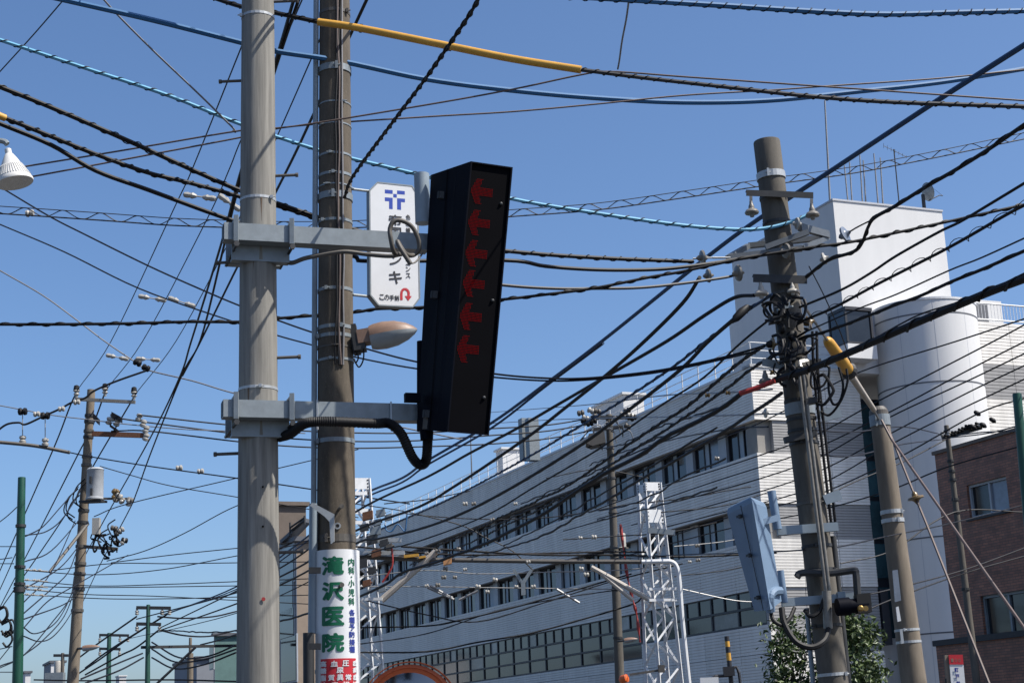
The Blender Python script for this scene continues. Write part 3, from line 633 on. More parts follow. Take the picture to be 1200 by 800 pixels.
# display panel inside the hood, facing out of the opening
pf = lambda u, v, o=.0: quadlerp(lp(B0,Bl,HD*.09)+fu*tk, lp(Br,Bb,HD*.09)+fu*tk, lp(Tr,Tb,HD*.09)-fu*tk, lp(T0,Tl,HD*.09)-fu*tk, u, v)-fd*o
m = MB(); m.add([pf(.045,0), pf(.955,0), pf(.955,1), pf(.045,1)], [(0,1,2,3)]); m.build('panel', 'black_inner', disp)
arrow = lambda u, v: (abs(v) < .19 and u > .1) or (abs(v) < .5 and .02+abs(v)*.5 < u < .36+abs(v)*.38)
ys = [231, 272, 313, 350, 382, 418]; y0s = lambda y: 1-(y-192.)/(507-192)
for i, (yc, hh) in enumerate(((226,15.5),(264,15.5),(301,16),(337,16),(376,16),(414,16))):
    m = MB(); nx, ny = 18, 18; v0 = 1-(yc-193)/(509-193.); hv = hh/316.
    for a in range(nx):
        for b in range(ny):
            u, v = (a+.5)/nx, (b+.5)/ny-.5
            if arrow(u, v):
                cu, cv = .05+.55*u, v0+v*2*hv; du, dv = .0072, .0013
                m.add([pf(cu-du,cv-dv,.004), pf(cu+du,cv-dv,.004), pf(cu+du,cv+dv,.004), pf(cu-du,cv+dv,.004)], [(0,1,2,3)])
    m.build('led_arrow', 'led', disp)
for (x, y) in ((588,224),(576,308),(572,392),(568,480)):
    pass
sd = lambda u, v, o=0.: quadlerp(B0, Bl, Tl, T0, u, v)-fw*o
for v in (.9, .51, .06):
    m = MB(); c = sd(.66, v); m.obox(c-fw*.015, fd*.022, fu*.03, fw*.018); m.tube(c-fw*.03-fu*.03, c-fw*.03+fu*.03, .012, n=6); m.build('latch', 'steel_dark', disp)
m = MB(); m.add([sd(.55,0,.004), sd(.57,0,.004), sd(.57,1,.004), sd(.55,1,.004)], [(0,1,2,3)]); m.build('door_seam', 'black_inner', disp)
m = MB(); c = sd(.76, .022, .004); m.obox(sd(.72,.025), fd*.035, fu*.045, fw*.004); m.build('sticker', 'hose_grey', disp)
for v, u in ((.86,.82),(.49,.82),(.13,.82)):
    m = MB(); m.lathe(pf(u,v,0), -fd, [(.014,0),(.012,.012),(.003,.016)], 10); m.build('screw', 'steel_dark', disp)
m = MB(); a = at(494,262,12.62); b = at(494,204,12.62); r = radius_px(18, 494, 230, 12.6); m.tube(V((b.x,b.y,a.z)), b, r, n=20); m.build('mounting_pipe', 'pipe_blue', disp, smooth=True)
m = MB(); a = at(494,505,12.62); b = at(494,400,12.62); m.tube(a, b, r*.6, n=16); m.obox(at(483,466,12.4), A18*.06, N18*.03, UP*.035); m.build('rear_bracket', 'black_box', disp)
m = MB(); c = at(500,511,12.45); m.lathe(c+UP*.05, -UP, [(.055,0),(.05,.08)], 16); m.build('cable_gland', 'black_box', disp)
# --- hose and cable loop
def pts(*a): return [at(x, y, d) for x, y, d in a]
hz = spline(pts((327,512,12.5),(340,508,12.36),(355,497,12.2),(370,494,12.16),(395,494,12.2),(440,496,12.3),(456,496,12.33),(470,508,12.36),(483,535,12.4),(492,544,12.42),(499,540,12.44),(501,520,12.45),(501,508,12.45)), 10)
m = MB(); rr = radius_px(12, 400, 500, 12.3); pr = []; dense = []
for i in range(len(hz)-1):
    for k in range(2): dense.append(hz[i].lerp(hz[i+1], k/2)); pr.append(rr*(1.04 if k else .93))
m.path(dense, pr, 12); tag(m.build('corrugated_hose', 'rubber', base=hz[0], smooth=True), 'thick black corrugated hose sagging from the lower grey arm to the box', 'hose')
lz = spline(pts((327,298,12.55),(340,308,12.45),(360,302,12.4),(400,295,12.45),(430,298,12.5),(455,300,12.5),(470,298,12.52)), 8)
m = MB(); m.path(lz, radius_px(5.5,400,300,12.4), 8); tag(m.build('arm_cable', 'hose_grey', base=lz[0], smooth=True), 'grey cable slung below the upper grey arm', 'cable')
lz = spline(pts((497,300,12.3),(490,302,12.2),(478,300,12.12),(463,290,12.1),(457,272,12.1),(462,260,12.1),(475,259,12.12),(487,270,12.15),(491,285,12.2),(486,297,12.2),(478,292,12.05),(470,285,12.05),(481,308,12.1)), 10)
lz = spline(pts((470,298,12.3),(462,296,12.15),(458,280,12.1),(457,268,12.1),(462,259,12.1),(472,259,12.12),(483,266,12.15),(490,280,12.18),(491,292,12.2),(484,299,12.2),(475,297,12.08),(466,283,12.05),(470,292,12.03),(481,309,12.05)), 10)
m = MB(); m.path(lz, radius_px(5.5,475,285,12.1), 10); m.path(spline(pts((481,309,12.05),(487,307,12.1),(493,300,12.2),(495,297,12.3)),6), .007, 6); tag(m.build('cable_loop', 'hose_grey', base=lz[0], smooth=True), 'grey cable coiled in a loop over the upper grey arm', 'cable')

# --- second pole (brown, speckled) with conduit
p2 = Pole('utility_pole', 'weathered brown concrete utility pole with a conduit and clinic sign', 'pole', 392.2, 0, 394, 640, 13.4, 35, 45.5, 'concrete_brown', extra=1.6, n=40)
for y, h, mt in ((18,.05,'hose_grey'),(125,.02,'steel_pale'),(150,.02,'steel_pale'),(185,.03,'steel_pale'),(208,.04,'steel_pale'),(221,.02,'steel_pale'),(262,.04,'steel_pale'),(342,.045,'steel_pale'),(386,.05,'steel_pale'),(396,.05,'steel_pale'),(409,.02,'hose_grey'),(424,.035,'steel_pale'),(518,.06,'steel_pale'),(632,.1,'hose_grey')): p2.band(y, h*.62, 'galvanised' if mt == 'steel_pale' else mt, t=.005)
for y in (84, 233): p2.band(y, .06, 'galvanised', t=.009)
m = MB(); m.tube(at(370.8,-70,13.35), at(367.6,592,13.35), radius_px(6.5,370,300,13.35), n=14); m.build('conduit', 'pipe_blue', p2.t, smooth=True)
m = MB(); m.tube(at(367.6,590,13.3), at(366.2,742,13.3), radius_px(10.5,367,650,13.3), n=14); m.build('conduit', 'pipe_blue', p2.t, smooth=True)
m = MB(); q = at(361,880,13.3); m.tube(at(361.5,741,13.25), V((q.x,q.y,.0)), radius_px(13,362,760,13.3), n=14); m.build('conduit', 'steel_dark', p2.t, smooth=True)
for k, (x0, x1) in enumerate(((395,399),(398,401),(401,396),(403,405))):
    ps = []; 
    for i in range(12):
        y = -30+i*42; p = p2.ax(y); xx = x0+(x1-x0)*i/11+random.uniform(-1.2,1.2); fr = at(xx, y, 13.4); ps.append(V((fr.x, p.y-math.sqrt(max(.0004, p2.rad(p)**2-(fr.x-p.x)**2))-.012, fr.z)))
    m = MB(); m.path(spline(ps,4), .007+.003*(k%2), 6); m.build('riser_wire', ['wire_dark','wire_brown','rubber','wire_grey'][k], p2.t)
for y, dx in ((600,6),(690,4)):
    c = p2.ax(y); e = V((.25,-1,0)).normalized(); c2 = c+e*(p2.rad(c)-.02); m = MB(); m.tube(c2, c2+e*.2, .012, n=8); m.tube(c2+e*.19, c2+e*.21, .02, n=8); m.build('step_bolt', 'hose_grey', p2.t)
c = p2.ax(619); e = V((.0,-1,0)); m = MB(); m.lathe(c+V((.03,0,0))+e*(p2.rad(c)-.01), e, [(.028,0),(.028,.015),(.016,.015),(.016,.003)], 14); m.build('socket', 'steel_pale', p2.t)
m = MB(); poly = [(363,592),(366,588.5),(391.5,602),(391.5,634),(387.5,637),(386,611),(380,604.5)]; m.prism([at(x,y,13.1) for x, y in poly], V((0,.03,0))); m.build('metal_shroud', 'steel_pale', p2.t)
# --- clinic sign wrapped round the second pole
def pz(y): return at(394, y, 13.15).z
zt_, zb_ = pz(642), .95; cxs = p2.ax(720); RS = p2.rad(cxs)+.028
def cyl(th, z, o=0.): 
    p = p2.G+p2.d*((z)/p2.d.z); a = R(th-90); return V((p.x+math.cos(a)*(RS+o), p.y+math.sin(a)*(RS+o), z))
def ang(x): 
    t = max(-1, min(1, (x-394.2)/(23.6))); return math.degrees(math.asin(t))
def wrap(mb, th0, th1, z0, z1, o, n=24, thick=.006):
    a = [cyl(th0+(th1-th0)*i/n, z0, o) for i in range(n+1)]; b = [cyl(th0+(th1-th0)*i/n, z1, o) for i in range(n+1)]
    c = [cyl(th0+(th1-th0)*i/n, z0, o-thick) for i in range(n+1)]; d = [cyl(th0+(th1-th0)*i/n, z1, o-thick) for i in range(n+1)]; k = n+1
    mb.add(a+b+c+d, [(i,i+1,i+1+k,i+k) for i in range(n)]+[(i+2*k,i+3*k,i+1+3*k,i+1+2*k) for i in range(n)]+[(i+k,i+1+k,i+1+3*k,i+3*k) for i in range(n)]+[(i,i+2*k,i+1+2*k,i+1) for i in range(n)]+[(0,k,3*k,2*k),(n,n+2*k,n+3*k,n+k)])
cs = thing('clinic_sign', 'white curved sign with green 滝沢医院 lettering wrapped round the brown pole', 'sign', V((cxs.x,cxs.y,zb_)))
m = MB(); wrap(m, -56, 100, zb_, zt_, 0., 36); m.build('panel', 'sign_white', cs, smooth=True)
SC = (pz(700)-pz(760))/60.
def text_row(chs, th_list, y, wdeg, hpx, mt, bold, nm='lettering', o=.002):
    m = MB()
    for ch, th in zip(chs, th_list): put_glyph(m, ch, lambda u, v, k=0.: cyl(u, v, o+k), (th, pz(y)), (wdeg, hpx*SC), bold)
    m.build(nm, mt, cs)
for ch, y in zip('滝沢医院', (661,691,720.5,751.5)): text_row(ch, [ang(393.3)], y, 56, 22.5, 'sign_green', .045)
for ch, y in zip('内科・小児科', (657,667,674.5,682,693,703.5)): text_row(ch, [ang(411.2)], y, 19 if ch != '・' else 5, 9 if ch != '・' else 1.8, 'sign_green', .03)
for ch, y in zip('各種予防接種', (716.5,725.5,734,742.5,751.5,760)): text_row(ch, [ang(411.6)], y, 18, 7.6, 'sign_blue', .035)
m = MB(); wrap(m, ang(381), ang(414.6), pz(840), pz(770.5), .003, 24, .003); m.build('red_panel', 'sign_red', cs, smooth=True)
for row, y in (('高血圧症',776.5),('糖尿病',784.5),('脂質異常症',793),('診療相談',801.5)):
    n = len(row); text_row(row, [-26+(82)*i/(n-1) for i in range(n)], y, 17 if n < 5 else 15.5, 7, 'sign_white', .035, o=.005)
for y in (648, 786): m = MB(); band(m, p2.ax(y), p2.d, p2.rad(p2.ax(y))+.002, .03, 24, .01); m.build('fixing_band', 'steel_dark', cs)
for y in (668, 757): m = MB(); q = at(367,y,13.2); m.bar(at(362,y,13.1), at(376,y,13.1), .03, .05); m.build('fixing_clip', 'steel_dark', cs)
# --- hanging sign with the blue mark
pS = at(433, 285, 13.5); NS = -D1v
def sg(x, y): return onplane(x, y, pS, D1v)
hs = thing('hanging_sign', 'white hanging sign with blue cross mark and red turning arrow', 'sign', sg(460,361))
outl = [(433.3,223),(442.5,213.8),(483,218),(489.5,229),(491.8,349),(484,359.5),(444,357.5),(434.3,345.5)]
m = MB(); m.prism([sg(x,y)-NS*.075 for x, y in outl], NS*.0742); m.build('box', 'sign_white', hs)
m = MB(); n = len(outl)
for i in range(n): m.bar(sg(*outl[i])-NS*.04, sg(*outl[(i+1)%n])-NS*.04, .012, .084, up=NS)
m.build('rim', 'galvanised', hs)
def flat(mb, poly, o=.0): mb.add([sg(x,y)+NS*o for x, y in poly], [tuple(range(len(poly)))])
m = MB()
for poly in ([(451,222.2),(460.2,222.9),(460.2,227.3),(451,226.6)],[(465.4,223.2),(474.4,224),(474.4,228.2),(465.4,227.5)],[(460.9,227.2),(465,227.5),(465,231.7),(460.9,231.4)],
             [(451,231.2),(460.2,231.9),(460.2,245.2),(456,244.8),(456,236),(451,235.6)],[(465.4,232.3),(474.6,233),(474.6,237.2),(470,236.8),(470,246),(465.4,245.6)]): flat(m, poly)
m.build('logo', 'logo_blue', hs)
eu = D2v; o0 = sg(462, 285); mpp = (sg(472,285)-sg(462,285)).dot(D2v)/10; mpv = (sg(462,280)-sg(462,290)).z/10
def sgf(u, v, k=0.): return o0+D2v*u+UP*v+NS*(.0015+k)
def sgc(x, y): p = sg(x,y)-o0; return (p.dot(D2v), p.z)
m = MB()
for ch, y, h, w_ in (('帝',258,12.5,15.5),('国',272.5,12.5,13.5),('イ',288,12,13),('ン',304.5,12,14),('キ',325,14.5,15)): put_glyph(m, ch, sgf, sgc(463.5,y), (w_*mpp, h*mpv), .018)
m.build('lettering', 'ink', hs)
m = MB()
for i, ch in enumerate('色と機能のサイエンス'): put_glyph(m, ch, sgf, sgc(478.3,254.5+i*7.6), (5.4*mpp, 5.8*mpv), .02)
m.build('small_lettering', 'ink', hs)
m = MB()
for i, ch in enumerate('この手前'): put_glyph(m, ch, sgf, sgc(447.5+i*5.9,348+i*.35), (5.4*mpp, 6.2*mpv), .015)
m.build('note_lettering', 'ink', hs)
m = MB(); ctr = [(470.5,351.5),(470.4,344),(471.5,340.2),(474.7,338.6),(478,340.6),(478.9,344),(478.7,347)]
cp = spline([V((x,y,0)) for x, y in ctr], 5); 
for a, b in zip(cp, cp[1:]):
    d = (b-a).normalized(); nn = V((-d.y,d.x,0))*1.45; flat(m, [((a+nn).x,(a+nn).y),((b+nn).x,(b+nn).y),((b-nn).x,(b-nn).y),((a-nn).x,(a-nn).y)], .0015)
flat(m, [(474.3,346.6),(482.6,347),(478.4,352.6)], .0018); m.build('turn_arrow', 'sign_red', hs)
for y in (222, 345.7):
    m = MB(); m.tube(at(412,y-.5,13.4), sg(434,y+.3)-NS*.04, .013, n=8); m.tube(at(404,y-5,13.32), at(414,y-.5,13.4), .012, n=6); m.build('hanger', 'galvanised', hs)
# --- street lamp on the second pole
def street_lamp(x0, x1, y0, y1, D, label, scale, mats, tilt=.35):
    a, b = at(x0, y0, D), at(x1, y1, D); t = thing('street_lamp', label, 'lamp', a); ax = (b-a).normalized(); L = (b-a).length
    sd_ = ax.cross(UP).normalized(); up = sd_.cross(ax); h = scale
    prof = [(0,.40,.85),(.1,.46,.95),(.3,.5,1.),(.55,.5,.9),(.78,.38,.62),(.93,.2,.3),(1,.04,.05)]
    def shell(mb, sgn, n=10):
        k = n+1; b0 = len(mb.v); vs = []
        for s, w_, hh in prof:
            for i in range(k):
                th = math.pi*i/n; vs.append(a+ax*(L*s)+sd_*(math.cos(th)*w_*h)+up*(math.sin(th)*hh*h*(.52 if sgn > 0 else -.5)))
        mb.add(vs, [(i*k+j, i*k+j+1, (i+1)*k+j+1, (i+1)*k+j) for i in range(len(prof)-1) for j in range(n)]+[tuple(range(k))])
    m = MB(); shell(m, 1); m.build('hood', mats[0], t, smooth=True)
    m = MB(); shell(m, -1); m.build('lens', mats[1], t, smooth=True)
    return t, a, ax, sd_, up
t, a, ax_, sd_, up_ = street_lamp(434, 489, 396, 386, 13.35, 'brown hooded street lamp with clear lens on the speckled pole', .235, ('lamp_pink','lens'))
m = MB(); m.obox(a-ax_*.05+up_*.015, ax_*.055, sd_*.075, up_*.06); m.build('ballast_box', 'lamp_pink', t)
m = MB(); m.obox(a-ax_*.1-up_*.03, ax_*.05, sd_*.07, up_*.07); m.tube(at(412,396,13.4), a-ax_*.08, .035, n=10); m.obox(at(416,398,13.38), ax_*.03, sd_*.05, up_*.13); m.build('bracket', 'steel_dark', t)
m = MB(); m.path(spline(pts((426,402,13.3),(426,420,13.3),(421,430,13.3),(416,424,13.3)),6), .007, 5); m.path(spline(pts((415,410,13.3),(420,418,13.3),(417,425,13.3),(415,420,13.3)),6), .007, 5); m.build('lead', 'wire_dark', t)

# --- right pole with crossarms
p3 = Pole('utility_pole', 'leaning dark concrete utility pole crowded with crossarms, insulators and cables', 'pole', 898.5, 167, 974.5, 780, 16, 31, 35, 'concrete_grey', n=32)
for y in (207,): p3.band(y, .07, 'steel_pale', t=.012)
for y in (232, 262, 345, 372, 400, 424, 432, 470, 492, 505, 520, 590, 640, 668, 733): p3.band(y, .03, random.choice(['steel_dark','steel_dark','hose_grey']), t=.008)
p3.band(480, .12, 'galvanised', t=.01); p3.band(790, .03, 'steel_pale')
FD3 = V((.16,-.98,0))
def p3f(x, y, o=0.): return at(x, y, 16-.17-o)
m = MB(); m.angle(p3f(874,227), p3f(952.5,230), .065, .01); ca = m.build('crossarm', 'steel_dark', p3.t)
for x, y in ((880,234),(951,237)):
    m = MB(); m.bar(p3f(x,y-4,.03), p3f(x,y+5,.03), .03, .014, up=(0,1,0)); bell(m, p3f(x,y+2,.03), -UP, 1.0); m.build('insulator', 'porcelain_grey', ca, smooth=True)
m = MB(); FA, FB, FC, FE = p3f(853,302,.1), p3f(948,284,.1), p3f(970,278,-.55), p3f(877,288,-.55)
for a, b in ((FA,p3f(940,291,.1)),(FE,FC)): m.bar(a, b, .055, .055)
m.bar(FA, FE, .05, .05); m.bar(p3f(940,291,.1), FC, .05, .05); m.bar(p3f(897,290,.12), p3f(947,272,.12), .05, .055); m.bar(p3f(937,266,.05), p3f(970,275,-.5), .05, .075)
m.build('dead_end_frame', 'frame_grey', p3.t)
m = MB(); m.angle(p3f(882,327), p3f(945,329), .085, .01); cb = m.build('crossarm', 'steel_dark', p3.t)
m = MB(); bell(m, p3f(891,331,.03), -UP, 1.); m.build('insulator', 'porcelain', cb, smooth=True); m = MB(); bell(m, p3f(928,331,.03), -UP, .8); m.build('insulator', 'porcelain', cb, smooth=True)
m = MB(); m.angle(p3f(893,425), p3f(920,430), .08, .01); cd = m.build('crossarm', 'galvanised', p3.t)
m = MB(); bell(m, p3f(896,434,.03), -UP, .95); m.build('insulator', 'porcelain_grey', cd, smooth=True)
m = MB(); m.bar(p3f(919,516), p3f(955,508), .08, .06); m.bar(p3f(943,426), p3f(962,424), .05, .06); m.build('crossarm', 'steel_dark', p3.t)
for x, y, ax, s, mt in ((823,302,(1,.2,.1),1.,'porcelain_grey'),(865,320,(1,.3,.15),1.05,'porcelain_grey'),(921,294,(1,.4,.15),1.,'porcelain_grey'),(830,323,(1,.2,.1),.9,'porcelain_grey'),(990,275,(1,-.8,.35),1.1,'curtain_pane'),(966,303,(1,-.6,.3),.8,'porcelain'),(934,262,(1,.2,.0),.8,'porcelain'),(905,403,(1,.2,.0),.8,'ceramic_amber'),(948,378,(1,-.3,.3),.9,'ceramic_amber'),(897,484,(1,.2,0),.6,'porcelain'),(905,436,(.7,-.2,.7),.5,'ceramic_amber')):
    m = MB(); disc(m, p3f(x,y,.12), V(ax), s*.9); m.build('disc_insulator', mt, p3.t, smooth=True)
m = MB(); m.tube(p3f(835,302,.12), p3f(856,302,.12), .012, n=6); m.tube(p3f(812,303,.12), p3f(835,302,.12), .01, n=6); m.build('strain_link', 'steel_pale', p3.t)
for x0, x1, r in ((935.5,968,4.2),(940.5,972,4.2)):
    m = MB(); m.tube(at(x0,430,15.72), at(x1,692,15.72), radius_px(r,950,560,15.8), n=10); m.build('conduit', 'porcelain_grey', p3.t, smooth=True)
m = MB(); m.path(pts((936,432,15.72),(935,427,15.74),(945,425,15.8)), .05, 8); m.build('conduit_elbow', 'porcelain_grey', p3.t, smooth=True); m = MB(); m.tube(at(968.5,692,15.7), at(970.5,736,15.7), .045, n=10); m.build('conduit', 'porcelain_grey', p3.t, smooth=True)
q = at(1003,860,16.0); m = MB(); m.tube(at(976,628,16.0), V((q.x,q.y,0)), radius_px(8,985,700,16), n=12); m.build('conduit', 'steel_dark', p3.t, smooth=True)
q = at(957,860,16.1); m = MB(); m.tube(at(945.5,712,16.1), V((q.x,q.y,0)), radius_px(5.5,950,760,16.1), n=10); m.build('conduit', 'pipe_blue', p3.t, smooth=True)
m = MB(); m.bar(p3f(911,622), p3f(981.5,617), .08, .085); m.build('mount_arm', 'pipe_blue', p3.t)
m = MB(); m.bar(p3f(916,706), p3f(1001,699), .08, .08); m.bar(p3f(981,699,.02), p3f(990,698.5,.02), .09, .09); m.build('mount_arm', 'pipe_blue', p3.t)
m = MB(); m.bar(p3f(962,487.5,-.05), p3f(985,482,-.05), .03, .12); m.bar(p3f(966,586,-.05), p3f(985,579,-.05), .03, .1); m.build('tie_plate', 'pipe_blue', p3.t)
m = MB(); m.path(spline(pts((934,676,15.8),(940,671,15.8),(975,671,15.75),(1000,668,15.7),(1003,672,15.7),(1005,697,15.7)),5), .035, 8); m.build('camera_bracket', 'steel_dark', p3.t, smooth=True)
# signal unit (blue grey box) on the right pole
sb_ = at(893,716,15.6); su = thing('signal_unit', 'tilted blue grey metal cabinet with rounded top mounted on the crowded pole', 'signal box', sb_)
tl, tm, tr_ = at(850,594,15.75), at(880,579,15.35), at(897,586,15.6); b_l, b_m, b_r = at(884,716,15.7), at(903,714,15.4), at(916,704,15.62)
tbk, bbk = tl+(tr_-tm), b_l+(b_r-b_m)
m = MB(); lv = []
for s, inset in ((0,0),(.03,0),(.93,0),(.965,.05),(.985,.12),(1.0,.26)):
    ring = [b_l.lerp(tl,s), b_m.lerp(tm,s), b_r.lerp(tr_,s), bbk.lerp(tbk,s)]; c = sum(ring, V())/4; lv.append([p.lerp(c, inset) for p in ring])
vs = [p for r_ in lv for p in r_]; m.add(vs, [(i*4+k, i*4+(k+1)%4, (i+1)*4+(k+1)%4, (i+1)*4+k) for i in range(5) for k in range(4)]+[(3,2,1,0),(20,21,22,23)]); m.build('cabinet', 'blue_grey', su)
for u, v in ((.5,.86),(.55,.5),(.5,.12)):
    c = quadlerp(b_l,b_m,tm,tl,u,v); m = MB(); nn = ((b_m-b_l).cross(tl-b_l)).normalized(); m.tube(c, c+nn*.03, .02, n=8); m.obox(c+nn*.03, (b_m-b_l).normalized()*.035, UP*.012, nn*.01); m.build('latch', 'steel_dark', su)
c0_, c1_ = quadlerp(b_l,b_m,tm,tl,.56,.0), quadlerp(b_l,b_m,tm,tl,.56,.95); nn = ((b_m-b_l).cross(tl-b_l)).normalized(); m = MB(); m.bar(c0_+nn*.001, c1_+nn*.001, .006, .004, up=nn); m.build('door_seam', 'steel_dark', su)
m = MB(); m.tube(at(904,575,15.75), at(911.5,620,15.75), radius_px(10,907,600,15.75), n=14); m.build('mounting_post', 'blue_grey', su, smooth=True)
m = MB(); m.tube(at(914.5,668,15.72), at(919.5,706,15.72), radius_px(8,917,690,15.7), n=14); m.build('mounting_post', 'blue_grey', su, smooth=True)
m = MB(); m.bar(at(885,614,15.5), at(912,606,15.6), .05, .06); m.build('hinge_bracket', 'blue_grey', su); m = MB(); m.path(spline(pts((903,716,15.5),(902,700,15.45),(906,693,15.5),(914,692,15.6)),4), .045, 8); m.build('hinge_bracket', 'blue_grey', su)
for ps, r in ((((903,714,15.55),(906,726,15.5),(916,732,15.5),(925,725,15.55),(931,712,15.65)),.02),(((916,712,15.55),(919,730,15.5),(932,751,15.45),(950,758,15.45),(965,751,15.5),(971,737,15.65)),.03),(((943,715,15.8),(950,722,15.7),(960,716,15.7),(966,700,15.7)),.02)):
    l = spline(pts(*ps), 6); m = MB(); m.path(l, r, 8); tag(m.build('drop_cable', 'rubber', base=l[0], smooth=True), 'black cable looping below the blue grey cabinet to the pole conduit', 'cable', 'black cables under the signal cabinet')
# black camera horn
hb = at(982,712,15.6); hn = thing('track_camera', 'black cylindrical camera with brass fitting hanging beside the crowded pole', 'camera', hb)
m = MB(); ax = V((1,.15,.05)).normalized(); m.lathe(at(981,711,15.6), ax, [(.075,0),(.085,.0),(.088,.12),(.07,.125),(.07,.3)], 18); m.build('hood', 'black_box', hn, smooth=True)
m = MB(); m.obox(at(1011,707,15.65), ax*.07, V((0,.08,0)), UP*.09); m.build('body', 'rubber', hn)
m = MB(); m.lathe(at(1008,713,15.5), V((0,-1,.1)), [(.03,0),(.03,.03),(.018,.035)], 10); m.lathe(at(1014,713,15.5), V((0,-1,.1)), [(.026,0),(.026,.03)], 10); m.build('brass_fitting', 'brass', hn)
# coils, loops and junctions on the right pole
for k in range(16):
    y = random.uniform(355, 470); x = p3.x(y)+random.uniform(-22, 40 if y > 400 else 18); l = []
    a0 = random.uniform(0, 6.3); w_, h_ = random.uniform(5,14), random.uniform(6,18)
    for i in range(9): t_ = a0+i*random.uniform(.5,.8); l.append((x+math.cos(t_)*w_, y+math.sin(t_)*h_, 15.7+.12*math.sin(t_*.7)))
    l = spline(pts(*l), 5); m = MB(); m.path(l, random.choice([.009,.012,.016]), 6); tag(m.build('jumper_cable', random.choice(['rubber','wire_dark']), base=l[0], smooth=True), 'short black jumper cable looped around the crowded leaning pole', 'cable', 'jumper cables on the leaning pole')
for (x, y, w_, h_, a) in ((868,367,30,11,.78),(903,403,12,9,.3),(928,392,14,10,.4),(935,370,12,8,.5),(916,385,10,14,.1)):
    c = p3f(x,y,.12); ax = V((math.cos(a),.2,math.sin(a))).normalized(); s_ = 16/F
    m = MB(); m.lathe(c-ax*w_*s_/2, ax, [(h_*s_*.2,0),(h_*s_*.45,w_*s_*.2),(h_*s_*.5,w_*s_*.6),(h_*s_*.3,w_*s_*.9),(h_*s_*.1,w_*s_)], 10); m.build('splice_sleeve', random.choice(['rubber','steel_dark']), p3.t, smooth=True)
for (x, y) in ((908,375),(918,360),(935,412),(950,470),(930,440),(925,420)):
    m = MB(); c = p3f(x,y,.08); m.obox(c, V((.06,0,.01)), V((0,.05,0)), UP*.03); m.tube(c-V((.1,0,0)), c+V((.1,0,0)), .014, n=6); m.build('clamp', random.choice(['steel_dark','galvanised']), p3.t)
# vertical black service cables right of the pole
for x0, x1 in ((952,972.5),(957,977.5)):
    l = spline(pts((x0,388,15.75),(x0+2,440,15.78),((x0+x1)/2+1,520,15.85),(x1,600,15.9),(x1+2,618,15.95)),6); m = MB(); m.path(l, radius_px(3.4,960,500,15.8), 8); tag(m.build('riser_cable', 'rubber', base=l[-1], smooth=True), 'black cable hanging straight down beside the crowded leaning pole', 'cable', 'twin black riser cables')
for ps in (((955,420,15.7),(950,445,15.7),(954,455,15.7),(966,450,15.7),(972,432,15.7),(962,428,15.7),(955,440,15.7)),((992,432,15.6),(993,448,15.6),(985,470,15.65),(972,486,15.75),(962,482,15.8)),((972,430,15.65),(971,455,15.65),(976,473,15.65),(984,470,15.65),(988,452,15.62),(983,430,15.6)),((945,425,15.7),(955,440,15.7),(960,465,15.72),(957,480,15.75))):
    l = spline(pts(*ps), 6); m = MB(); m.path(l, .013, 6); tag(m.build('coiled_cable', 'rubber', base=l[0], smooth=True), 'black spare cable coiled to the right of the crowded pole', 'cable', 'coiled spare cables by the leaning pole')
# --- anchor pole and guys
p4 = Pole('anchor_pole', 'short grey concrete anchor pole with guy wires and notice plates', 'pole', 1030, 484, 1071, 800, 20, 21.5, 30, 'concrete_warm', n=28)
p4.band(493, .14, 'galvanised', t=.012); p4.band(600, .05, 'steel_pale', t=.01); p4.band(610, .05, 'steel_pale', t=.01); p4.band(738, .03, 'steel_pale'); p4.band(752, .03, 'steel_pale')
m = MB(); m.lathe(p4.T-UP*.06, p4.d, [(p4.rt*1.02,0),(p4.rt*1.02,.09),(p4.rt*.7,.14)], 24); m.build('cap', 'hose_grey', p4.t)
m = MB(); m.prism([at(x,y,19.75) for x, y in ((1046,668),(1052,667),(1056,703),(1049,705))], V((0,.02,0))); m.build('notice_plate', 'curtain_pane', p4.t)
m = MB(); m.prism([at(x,y,19.75) for x, y in ((1050,711),(1053,710),(1056,727),(1052,728))], V((0,.02,0))); m.build('notice_plate', 'sign_white', p4.t)
m = MB(); m.prism([at(x,y,19.72) for x, y in ((1054.5,737),(1057.5,736.5),(1059.5,753),(1056.5,754))], V((0,.02,0))); m.build('notice_plate', 'steel_pale', p4.t)
gy = thing('guy_cover', 'yellow and pale pink sleeves on the guy wire from leaning pole', 'guy guard', at(1024,480,19))
ga, gb, gc, gd, ge = at(931,342,15.8), at(969,398,17.), at(994,434,17.9), at(998,441,18.), at(1024,480,19.4)
m = MB(); m.lathe(gb, (gc-gb).normalized(), [(.02,0),(.05,.03),(.062,.1),(.072,(gc-gb).length*.8),(.072,(gc-gb).length)], 14); m.build('yellow_sleeve', 'yellow', gy, smooth=True)
m = MB(); m.lathe(gc-(gc-gb).normalized()*.05, (gc-gb).normalized(), [(.076,0),(.1,.03),(.1,.09),(.04,.12)], 14); m.build('collar', 'steel_dark', gy)
m = MB(); m.tube(gd, ge, .042, .034, n=10); m.build('pale_sleeve', 'cream_tube', gy, smooth=True)
m = MB(); m.tube(ga, gb, .016, n=6); m.build('guy_strand', 'wire_pale', gy); m = MB(); m.tube(ge, p4.T-UP*.1, .016, n=6); m.build('guy_strand', 'wire_pale', gy)
for P_, lab in (([(1033,492,19.7),(1045,515,19.5),(1200,735,15.),(1235,785,14.2)], 'rusty guy wire running down from the anchor pole toward the pavement'),([(1040,500,19.7),(1071,578,19.),(1085,612,18.7),(1165,815,17.2)], 'thin guy wire with an amber insulator below the anchor pole')):
    l = pts(*P_); m = MB(); m.path(l, .016, 6); tag(m.build('guy_wire', 'wire_brown', base=l[-1]), lab, 'wire')
